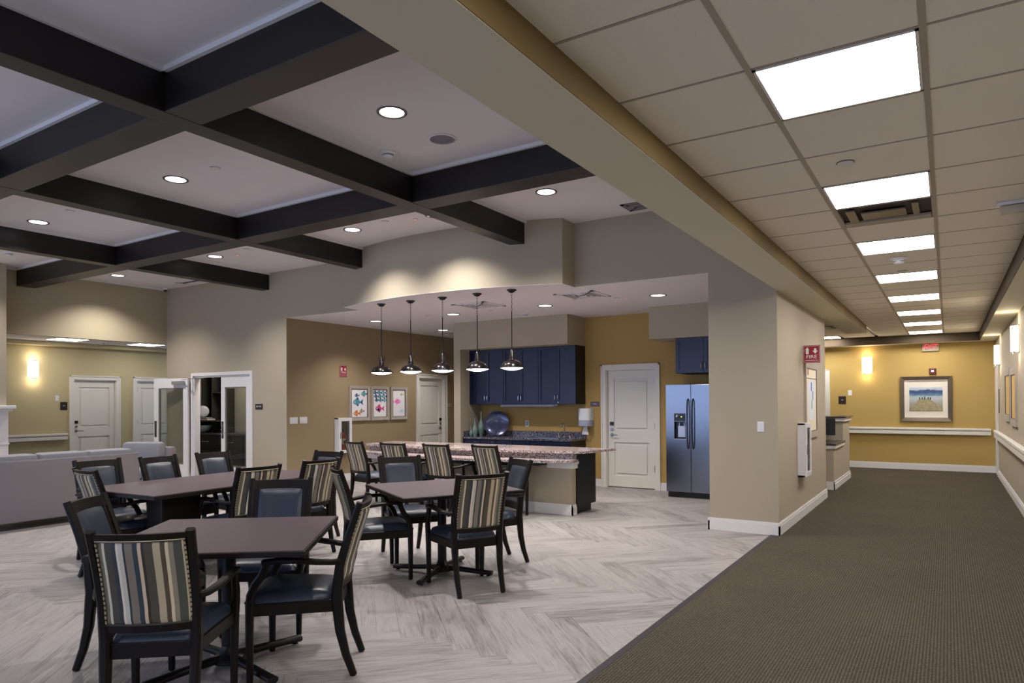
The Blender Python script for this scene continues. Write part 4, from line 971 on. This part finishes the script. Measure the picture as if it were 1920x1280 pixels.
MB().sweep([(0, .12, .0), (0, .0, .008), (0, -.04, .015), (0, -.05, .1)], (.035, .01), upv=(1, 0, 0)).sweep([(0, .12, 0), (0, .09, .2)], (.03, .01), upv=(1, 0, 0)).box((-.05, -.06, 0), (.05, .13, .008)).done('stand', dark_chrome, pl)
# towel dispenser, plaques
td = thing('towel_dispenser', 'white and grey paper towel dispenser left of the kitchen door', 'dispenser', (-5.37, YK, 1.05))
def rrect(w_, d_, n=6, cr_=.04):
    pts = [(-w_ / 2, 0)]
    for k in range(n + 1): a = PI - PI / 2 * k / n; pts.append((-w_ / 2 + cr_ + cr_ * math.cos(a), -d_ + cr_ - cr_ * math.sin(a)))
    for k in range(n + 1): a = PI / 2 - PI / 2 * k / n; pts.append((w_ / 2 - cr_ + cr_ * math.cos(a), -d_ + cr_ - cr_ * math.sin(a)))
    pts.append((w_ / 2, 0)); return pts
MB().prism(rrect(.235, .2, cr_=.07), .10, .315).done('cover', white_plastic, td, smooth=True, bevel=.01)
MB().prism(rrect(.238, .202, cr_=.07), .0, .10).done('lower_tray', grey_plastic, td, smooth=True, bevel=.008)
tw = MB()
for i in range(5): tw.sweep([(-.02 + .01 * i, -.11 + .008 * (i % 2), .0), (-.035 + .016 * i, -.11, -.06), (-.055 + .027 * i, -.11 + .01 * (i % 2), -.145)], [(.016, .01), (.02, .012), (.026, .006)], upv=(0, 1, 0))
tw.done('paper_towel', paper, td)
def wplaque(name, x, y, z, rz, w_, h_, m, label, txt=None, ts=.03, cat='sign'):
    o = thing(name, label, cat, (x, y, z), rz)
    MB().box((-w_ / 2, -.01, -h_ / 2), (w_ / 2, 0, h_ / 2), .003).done('plate', m, o)
    if txt: text_mesh('lettering', txt, ts, white_plastic, o, (0, -.011, 0), (PI / 2, 0, 0))
    return o
wplaque('room_plaque', -5.235, YK, 1.44, 0, .17, .085, plaque_grey, 'grey room plaque left of the kitchen door', 'STAFF', .03)
wplaque('room_plaque', -10.44, YW, 1.428, 0, .2, .095, plaque, 'dark room plaque with two pale words right of the double door', 'ART RM', .042)
wplaque('room_plaque', XF, 12.52, 1.415, PI / 2, .16, .085, frame_grey, 'small tan plaque right of the nook door', None)
wplaque('room_plaque', -16.0, 7.2, 1.455, PI / 2, .14, .17, plaque, 'dark square plaque left of the far left door', '101', .035)
wplaque('room_plaque', -1.99, YE, 1.485, 0, .15, .17, plaque, 'dark square plaque on the yellow end wall below the sconce', '102', .035)
wplaque('room_plaque', XR, 15.7, 1.45, -PI / 2, .12, .45, plaque, 'tall dark plaque on the right wall by its far door casing', None)
wplaque('room_plaque', XR, 15.85, 2.38, -PI / 2, .18, .22, mat('sensor_tan', '8c6f5b', .5), 'small tan box high on the right wall above the far sconce', None, cat='wall box')
def switch(x, y, z, rz, label, n=1, w_=.075):
    o = thing('light_switch', label, 'light switch', (x, y, z), rz, 'wall switches')
    MB().box((-w_ / 2 - .023 * (n - 1), -.007, -.058), (w_ / 2 + .023 * (n - 1), 0, .058), .003).done('cover_plate', white_plastic, o)
    for i in range(n):
        xx = (i - (n - 1) / 2) * .046
        MB().box((xx - .012, -.011, -.028), (xx + .012, -.006, .028), .002).done('rocker', trim_white, o)
switch(-1.765, YW, 1.195, 0, 'white switch on the front of the wide wall block')
switch(XF, 8.07, 1.18, PI / 2, 'left of two white switch plates on the mocha wall', 3)
switch(XF, 8.285, 1.18, PI / 2, 'right of two white switch plates on the mocha wall', 3)
switch(-16.0, 7.07, 1.62, PI / 2, 'white wall plate above the dark plaque at the far left')
switch(-1.835, YE, 1.64, 0, 'white wall plate on the yellow end wall beside the plaque')

# refrigerator
rf = thing('refrigerator', 'stainless steel side-by-side refrigerator with water dispenser', 'refrigerator', (-3.70, 10.25, 0))
MB().box((.005, .07, .04), (.905, .66, 1.72)).done('cabinet_body', mat('fridge_side', '3c3d44', .4), rf)
MB().box((.01, .05, .0), (.9, .1, .085)).done('toe_grille', black_plastic, rf)
x0, x1 = .13, .31; z0, z1 = .905, 1.295
ld_ = MB().box((0, 0, .09), (x0, .065, 1.735)).box((x1, 0, .09), (.388, .065, 1.735)).box((x0, 0, .09), (x1, .065, z0)).box((x0, 0, z1), (x1, .065, 1.735)).done('door', steel, rf)
MB().box((x0, .004, 1.18), (x1, .03, z1)).done('control_panel', black_plastic, ld_)
MB().box((x0 + .03, .001, 1.235), (x0 + .042, .005, 1.27)).box((x0 + .05, .001, 1.25), (x0 + .055, .005, 1.275)).done('display_marks', white_plastic, ld_)
MB().box((x0 + .105, .001, 1.235), (x0 + .122, .005, 1.25)).done('indicator_light', em_green, ld_)
MB().box((x0, .006, 1.165), (x1, .03, 1.18)).done('divider_strip', dark_chrome, ld_)
MB().box((x0, .06, z0), (x1, .065, 1.165)).box((x0, .01, z0), (x0 + .004, .06, 1.165)).box((x1 - .004, .01, z0), (x1, .06, 1.165)).done('dispenser_recess', mat('recess_dark', '1a1c28', .3), ld_)
MB().prism([(x0 + .055, .02), (x1 - .015, .02), (x1 - .015, .045), (x0 + .055, .045)], .93, 1.10).sweep([(x0 + .07, .03, 1.1), (x0 + .08, .03, 1.155)], (.02, .012)).sweep([(x1 - .025, .03, 1.1), (x1 - .03, .03, 1.155)], (.02, .012)).done('dispenser_paddle', mat('frosted_plastic', 'aeb6d8', .2), ld_)
MB().box((x0 - .004, -.008, z0 - .012), (x1 + .004, .03, z0), .003).done('drip_tray', grey_plastic, ld_)
rd_ = MB().box((.394, 0, .09), (.91, .065, 1.735), .004).done('door', steel, rf)
for hx, p in ((.352, ld_), (.43, rd_)):
    MB().sweep([(hx, .0, .76), (hx, -.04, .785), (hx, -.055, .9), (hx, -.06, 1.13), (hx, -.055, 1.37), (hx, -.04, 1.49), (hx, .0, 1.515)], (.026, .02), n=10, upv=(1, 0, 0)).done('handle', dark_chrome, p, smooth=True)
fcb = thing('wall_cabinet', 'Dark navy wall cabinet above the refrigerator', 'cabinet', (0, 0, 0), 0, 'navy wall cabinets')
MB().box((-3.56, 10.32, 1.912), (-2.68, YK, 2.46)).done('cabinet_body', black_lam, fcb)
shaker_door('cabinet_door', -3.56, -3.12, 1.917, 2.455, 10.32, fcb, hx=-3.15, hz=1.97); shaker_door('cabinet_door', -3.12, -2.68, 1.917, 2.455, 10.32, fcb, hx=-3.09, hz=1.97)

# ------------------------------------------------------------------ fish prints
def picture(name, x, y, z, rz, w_, h_, label, fm, fw=.06, depth=.035, group=None, board=paper, lip=frame_dark):
    o = thing(name, label, 'picture', (x, y, z), rz, group)     # local: x along the wall, -y to the room, centre origin
    a, b = w_ / 2, h_ / 2
    MB().prism([(-a, -b), (a, -b), (a - fw, -b + fw), (-a + fw, -b + fw)], 0, 1).prism([(a, -b), (a, b), (a - fw, b - fw), (a - fw, -b + fw)], 0, 1) \
        .prism([(a, b), (-a, b), (-a + fw, b - fw), (a - fw, b - fw)], 0, 1).prism([(-a, b), (-a, -b), (-a + fw, -b + fw), (-a + fw, b - fw)], 0, 1)
    for (p, q, r_, s_, nm) in (((-a, -b), (a, -b), (a - fw, -b + fw), (-a + fw, -b + fw), 'frame_rail'), ((a, -b), (a, b), (a - fw, b - fw), (a - fw, -b + fw), 'frame_rail'),
                           ((a, b), (-a, b), (-a + fw, b - fw), (a - fw, b - fw), 'frame_rail'), ((-a, b), (-a, -b), (-a + fw, -b + fw), (-a + fw, b - fw), 'frame_rail')):
        m_ = MB(); mb_ = m_.bm
        oo = [mb_.verts.new((v[0], -depth, v[1])) for v in (p, q)] + [mb_.verts.new((v[0], -depth * .75, v[1])) for v in (r_, s_)]
        ii = [mb_.verts.new((v[0], 0, v[1])) for v in (p, q, r_, s_)]
        mb_.faces.new(oo); mb_.faces.new(ii[::-1])
        for i in range(4): mb_.faces.new((oo[i], ii[i], ii[(i + 1) % 4], oo[(i + 1) % 4]))
        m_.done('frame_rail', fm, o)
    e = fw
    MB().box((-a + e, -depth * .72, -b + e), (a - e, -depth * .3, -b + e + .008)).box((-a + e, -depth * .72, b - e - .008), (a - e, -depth * .3, b - e)) \
        .box((-a + e, -depth * .72, -b + e), (-a + e + .008, -depth * .3, b - e)).box((a - e - .008, -depth * .72, -b + e), (a - e, -depth * .3, b - e)).done('inner_lip', lip, o)
    MB().box((-a + e, -.012, -b + e), (a - e, -.006, b - e)).done('print', board, o)
    return o
def pmat(c): 
    k = 'ink_' + c
    return MATS.get(k) or mat(k, c, .8)
def fish(parent, x, z, L, c1, c2, flip=1, y=-.0135):
    """flat printed fish: body, tail, fins"""
    def flat(pts, c, nm, dy=0):
        m_ = MB(); vs = [m_.bm.verts.new((x + flip * p[0] * L, y - dy, z + p[1] * L)) for p in pts]; m_.bm.faces.new(vs)
        return m_.done(nm, pmat(c), parent)
    body = [(-.5 + .0, .0)] + [(-.15 + .35 * math.cos(t), .21 * math.sin(t)) for t in [PI * (1 - k / 8) for k in range(1, 8)]] + [(.22, .03), (.22, -.03)] + [(-.15 + .35 * math.cos(t), .18 * math.sin(t)) for t in [-PI * k / 8 for k in range(1, 8)]]
    flat(body, c1, 'printed_fish')
    flat([(.18, .02), (.5, .24), (.42, 0), (.5, -.22), (.18, -.02)], c2, 'printed_fish_tail', .0003)
    flat([(-.3, .17), (-.05, .38), (.1, .18), (-.1, .2)], c2, 'printed_fish_fin', .0003); flat([(-.25, -.15), (-.02, -.33), (.05, -.16)], c2, 'printed_fish_fin', .0003)
    flat([(-.32 + .05 * math.cos(t), .03 + .05 * math.sin(t)) for t in [2 * PI * k / 8 for k in range(8)]], 'f2f0ec', 'printed_fish_eye', .0006)
p1 = picture('fish_print', XF, 9.65, 1.478, PI / 2, .555, .68, 'left framed fish print, one big fish with small ones, pale driftwood frame', frame_grey, group='framed fish prints')
fish(p1, -.03, .02, .27, '4f8f9e', '2b4f86'); fish(p1, -.06, .15, .13, '3b5a74', '3b5a74'); fish(p1, .14, .18, .19, '5f8f9a', '3c6a72'); fish(p1, -.06, -.2, .19, 'd0803a', 'b4502c'); fish(p1, .07, -.155, .14, '94a468', 'b8452f')
p2 = picture('fish_print', XF, 10.222, 1.476, PI / 2, .52, .68, 'middle framed fish print with a blue shoal above one pink fish', frame_grey, group='framed fish prints')
for i in range(9): fish(p2, -.12 + .115 * (i % 3) + .02 * (i // 3), .21 - .075 * (i // 3), .14, ['2d5f84', '4b8fa6', '6fb0c0'][i % 3], '24506e')
fish(p2, -.0, -.11, .26, 'c04a8a', 'd83a6a'); fish(p2, -.03, -.14, .13, '3a6fb0', '3a6fb0')
p3 = picture('fish_print', XF, 10.785, 1.474, PI / 2, .505, .68, 'right framed fish print with faint pink and pale fish', frame_grey, group='framed fish prints')
fish(p3, -.07, .03, .24, 'e07ab4', 'ecaed0', -1); fish(p3, .1, .18, .12, 'b8b490', 'd8a890'); fish(p3, .1, -.17, .15, 'a8d0dc', 'c4dfe8')

# fire signs
def fire_sign(name, x, y, z, rz, w_, h_, label, thick=.012):
    o = thing(name, label, 'sign', (x, y, z), rz, 'red fire signs')
    MB().box((-w_ / 2, -thick, -h_ / 2), (w_ / 2, 0, h_ / 2), .003).done('plate', red_plastic, o)
    yy = -thick - .0012
    b = MB(); a1, b1, t = w_ / 2 - .008, h_ / 2 - .008, .003
    b.box((-a1, yy, -b1), (a1, yy + .001, -b1 + t)).box((-a1, yy, b1 - t), (a1, yy + .001, b1)).box((-a1, yy, -b1), (-a1 + t, yy + .001, b1)).box((a1 - t, yy, -b1), (a1, yy + .001, b1)).box((-a1 * .8, yy, -b1 * .78), (a1 * .8, yy + .001, -b1 * .74)).done('printed_border', white_plastic, o)
    ic = MB(); k = w_ / .2
    ic.box((-.065 * k, yy, .0), (-.032 * k, yy + .001, .068 * k)).box((-.056 * k, yy, .068 * k), (-.041 * k, yy + .001, .082 * k)).sweep([(-.05 * k, yy, .08 * k), (-.078 * k, yy, .06 * k), (-.08 * k, yy, .02 * k)], (.006 * k, .001), n=4)
    ic.done('extinguisher_symbol', white_plastic, o)
    ar = MB(); vs = [ar.bm.verts.new((q[0] * k, yy, q[1] * k)) for q in ((.03, .07), (.055, .07), (.055, .04), (.073, .04), (.0425, .004), (.012, .04), (.03, .04))]; ar.bm.faces.new(vs); ar.done('arrow_symbol', white_plastic, o)
    text_mesh('lettering', 'FIRE', .062 * k, white_plastic, o, (0, yy, -.035 * k), (PI / 2, 0, 0), .0006, 1.15)
    return o
fire_sign('fire_sign', XF, 9.24, 2.09, PI / 2, .18, .215, 'red FIRE sign on the mocha wall left of the fish prints')
fire_sign('fire_sign', -1.465, 9.43, 2.075, 0, .205, .225, 'red FIRE sign projecting from the corridor side of the wall block', .02)
# extinguisher cabinets
def ext_cab(x, y, z, rz, w_, h_, d_, label):
    o = thing('extinguisher_cabinet', label, 'fire cabinet', (x, y, z), rz, 'white extinguisher cabinets')
    MB().box((-w_ / 2, -d_, 0), (w_ / 2, -d_ + .02, .06)).box((-w_ / 2, -d_, h_ - .06), (w_ / 2, -d_ + .02, h_)).box((-w_ / 2, -d_, .06), (-w_ / 2 + w_ * .22, -d_ + .02, h_ - .06)).box((w_ / 2 - w_ * .18, -d_, .06), (w_ / 2, -d_ + .02, h_ - .06)).done('door_frame', white_plastic, o, bevel=.004)
    MB().box((-w_ / 2, -d_ + .02, 0), (-w_ / 2 + .02, 0, h_)).box((w_ / 2 - .02, -d_ + .02, 0), (w_ / 2, 0, h_)).box((-w_ / 2, -d_ + .02, 0), (w_ / 2, 0, .02)).box((-w_ / 2, -d_ + .02, h_ - .02), (w_ / 2, 0, h_)).done('case', white_plastic, o)
    MB().box((-w_ / 2 + .02, -.01, .02), (w_ / 2 - .02, -.002, h_ - .02)).done('liner', mat('cabinet_liner', '4b4147', .6), o)
    MB().box((-w_ * .28, -d_ + .008, .06), (w_ * .32, -d_ + .011, h_ - .06)).done('glass_pane', glass_mat, o)
    MB().box((-w_ * .38, -d_ - .012, h_ * .42), (-w_ * .34, -d_, h_ * .6), .003).done('latch', nickel, o)
    e = thing('fire_extinguisher', 'red fire extinguisher ' + ('behind glass on the mocha wall' if 'mocha' in label else 'behind glass on the corridor side wall'), 'fire extinguisher', (x, y, z), rz, 'fire extinguishers')
    MB().lathe([(.001, .03), (.034, .03), (.037, .05), (.037, h_ * .5), (.026, h_ * .57), (.012, h_ * .6)], (0, -d_ * .5, 0), 18).done('cylinder', mat('extinguisher_red', 'a01818', .3), e, smooth=True)
    MB().box((-.03, -d_ * .5 - .012, h_ * .62), (.035, -d_ * .5 + .012, h_ * .65)).box((-.03, -d_ * .5 - .012, h_ * .68), (.03, -d_ * .5 + .012, h_ * .70)).lathe([(.012, h_ * .58), (.012, h_ * .68)], (0, -d_ * .5, 0), 10).done('valve_handle', black_plastic, e)
    MB().sweep([(.03, -d_ * .5, h_ * .64), (.04, -d_ * .5, h_ * .5), (.038, -d_ * .5, h_ * .2)], (.012, .012), n=6, upv=(0, 1, 0)).done('hose', black_plastic, e)
    MB().lathe([(.0375, h_ * .25), (.0375, h_ * .42)], (0, -d_ * .5, 0), 18, close=False).done('label_band', mat('label_cream', 'b8ab90', .6), e)
ext_cab(XF, 9.19, .54, PI / 2, .34, .66, .11, 'white fire extinguisher cabinet on the mocha wall')
ext_cab(XE, 9.27, .535, PI / 2, .38, .665, .10, 'white fire extinguisher cabinet on the corridor side of the wall block')

# beach picture at the corridor end
bp_ = picture('beach_picture', -.396, YE, 1.50, 0, .93, .94, 'framed beach sandcastle print on the yellow end wall', frame_bronze, .075, .05, board=mat_board, lip=mat('silver_lip', 'd8cfc0', .4))
def sea_material():
    m = bpy.data.materials.new('beach_print'); m.use_nodes = True; nt = m.node_tree; b = nt.nodes['Principled BSDF']
    tc = nt.nodes.new('ShaderNodeTexCoord'); sp = nt.nodes.new('ShaderNodeSeparateXYZ'); nt.links.new(tc.outputs['Object'], sp.inputs[0])
    n = nt.nodes.new('ShaderNodeTexNoise'); n.inputs['Scale'].default_value = 9; n.inputs['Detail'].default_value = 5
    mp = nt.nodes.new('ShaderNodeMapping'); mp.inputs['Scale'].default_value = (1, 1, 4); nt.links.new(tc.outputs['Object'], mp.inputs[0]); nt.links.new(mp.outputs[0], n.inputs['Vector'])
    a = nt.nodes.new('ShaderNodeMath'); a.operation = 'MULTIPLY_ADD'; a.inputs[1].default_value = .10; nt.links.new(n.outputs[0], a.inputs[0]); nt.links.new(sp.outputs[2], a.inputs[2])
    mr = nt.nodes.new('ShaderNodeMapRange'); mr.inputs[1].default_value = -.20; mr.inputs[2].default_value = .32; nt.links.new(a.outputs[0], mr.inputs[0])
    cr = ramp(nt, [(0, '4a463c'), (.1, '8f8872'), (.3, '9a9a94'), (.5, 'b2b6bc'), (.58, '9fb3b4'), (.62, '5f86a0'), (.72, '36507e'), (.82, '33486e'), (.845, 'aab4c0'), (1, 'c8ccd2')])
    nt.links.new(mr.outputs[0], cr.inputs[0]); nt.links.new(cr.outputs[0], b.inputs['Base Color']); b.inputs['Roughness'].default_value = .3
    return m
MB().box((-.30, -.0155, -.26), (.30, -.0125, .245)).done('beach_print_image', sea_material(), bp_)
sc = MB(); random.seed(3)
vs = [sc.bm.verts.new((x, -.0165, z)) for x, z in ((-.29, -.25), (-.27, -.2), (-.22, -.13), (-.17, -.075), (-.14, -.03), (-.08, -.01), (-.02, .0), (.06, -.005), (.10, -.03), (.15, -.08), (.2, -.11), (.25, -.16), (.29, -.2), (.295, -.25))]; sc.bm.faces.new(vs)
sc.done('printed_sandcastle', mat('sand_ink', '9a9070', .8, var=.6, vscale=34), bp_)
ft = MB()
for i, x in enumerate((-.12, -.075, -.03, .03, .07)): ft.box((x, -.018, -.02 + .01 * (i % 2)), (x + .022, -.0166, .03 + .015 * (i % 3 == 2)))
ft.done('printed_turret', mat('dark_sand_ink', '3d3626', .8), bp_)
# strobe + exit sign
st = thing('fire_strobe', 'dark red square strobe above the beach picture', 'alarm', (-.27, YE, 2.075)); MB().box((-.063, -.045, -.065), (.063, 0, .065), .01).done('housing', deep_red, st); MB().box((-.025, -.055, -.02), (.025, -.044, .025), .006).done('strobe_lens', white_plastic, st)
es = thing('exit_sign', 'lit red EXIT sign with left arrow above the beach picture', 'exit sign', (-.303, YE - .04, 2.59))
MB().box((-.15, -.012, -.095), (.15, .04, .072), .004).done('plate', mat('exit_plate', '9b9a84', .4), es)
text_mesh('lettering', 'EXIT', .155, em_exit, es, (.012, -.014, -.01), (PI / 2, 0, 0), .002, .78)
ar = MB(); vs = [ar.bm.verts.new((q[0], -.0145, q[1])) for q in ((-.143, -.01), (-.118, .022), (-.118, -.042))]; ar.bm.faces.new(vs); ar.done('arrow_symbol', em_exit, es)

# corridor side frame on the wall block
pf = picture('framed_print', XE, 10.05, 1.49, PI / 2, .98, 1.02, 'large square pale framed print on the corridor side of the wall block', frame_grey, .085, .028, board=mat('cream_print', 'e6dcc2', .7), lip=frame_dark)
gm = MB(); vs = [gm.bm.verts.new((x, -.0135, z)) for x, z in ((-.28, .22), (-.12, .28), (.1, .28), (.28, .22), (.3, .05), (.2, -.27), (-.22, -.27), (-.28, .05))]; gm.bm.faces.new(vs)
gm.done('printed_shirt', mat('pale_cloth_ink', 'dcdfe6', .8, var=.12, vscale=7), pf)
for x, z, c in ((-.05, .12, '6f7fc0'), (.05, .0, '7fa0b0'), (-.02, -.12, '9fb8a0'), (-.3, .33, 'c07a6a')): MB().box((x, -.0145, z), (x + .09, -.0137, z + .12)).done('printed_patch', mat('patch_' + c, c, .8), pf)
MB().box((-.38, -.0145, .285), (.38, -.0137, .295)).done('printed_line', mat('line_ink', '6a5a44', .8), pf)
pr1 = picture('tall_frame', XR, 12.15, 1.52, -PI / 2, .92, .84, 'nearer of two pale framed prints on the corridor right wall', frame_grey, .1, .03, 'frames on the corridor right wall', mat('amber_print', 'd0ac66', .6))
pr2 = picture('tall_frame', XR, 13.3, 1.55, -PI / 2, 1.1, .82, 'farther of two pale framed prints on the corridor right wall', frame_grey, .1, .03, 'frames on the corridor right wall', MATS['amber_print'])

# ------------------------------------------------------------------ reception counter
rc = thing('reception_counter', 'greige reception counter with dark tops beside the corridor', 'reception desk', (0, 0, 0))
rx = -1.60
MB().box((-3.6, 12.36, 0), (rx, 13.55, .69)).done('low_body', greige, rc)
MB().box((-3.6, 13.55, 0), (rx, 14.5, 1.10)).done('tall_body', greige, rc)
MB().box((-3.6, 12.32, .735), (rx + .04, 13.56, .765), .004).done('low_top', mat('counter_dark', '3a3335', .2), rc)
MB().box((-3.6, 13.48, 1.165), (rx + .06, 14.58, 1.19), .004).done('tall_top', MATS['counter_dark'], rc)
MB().box((-3.6, 12.33, .68), (rx + .03, 13.55, .735), .006).done('low_cap_trim', trim_white, rc)
MB().box((-3.6, 13.51, 1.10), (rx + .035, 14.54, 1.165), .006).done('tall_cap_trim', trim_white, rc)
rb = MB()
for (t, a, b) in ((.018, .005, .10), (.012, .10, .14)): rb.box((-3.6, 12.36 - t, a), (rx + t, 12.36, b)).box((rx, 12.36 - t, a), (rx + t, 14.5 + t, b))
rb.done('baseboard', trim_white, rc)
mo = thing('computer_monitor', 'black monitor standing on the low reception counter', 'monitor', (-1.93, 13.2, .765), rad(10))
MB().box((-.25, -.02, .10), (.25, .02, .40), .006).done('screen_case', black_plastic, mo); MB().box((-.03, 0, 0), (.03, .03, .12)).box((-.12, -.08, 0), (.12, .1, .012)).done('stand', black_plastic, mo)
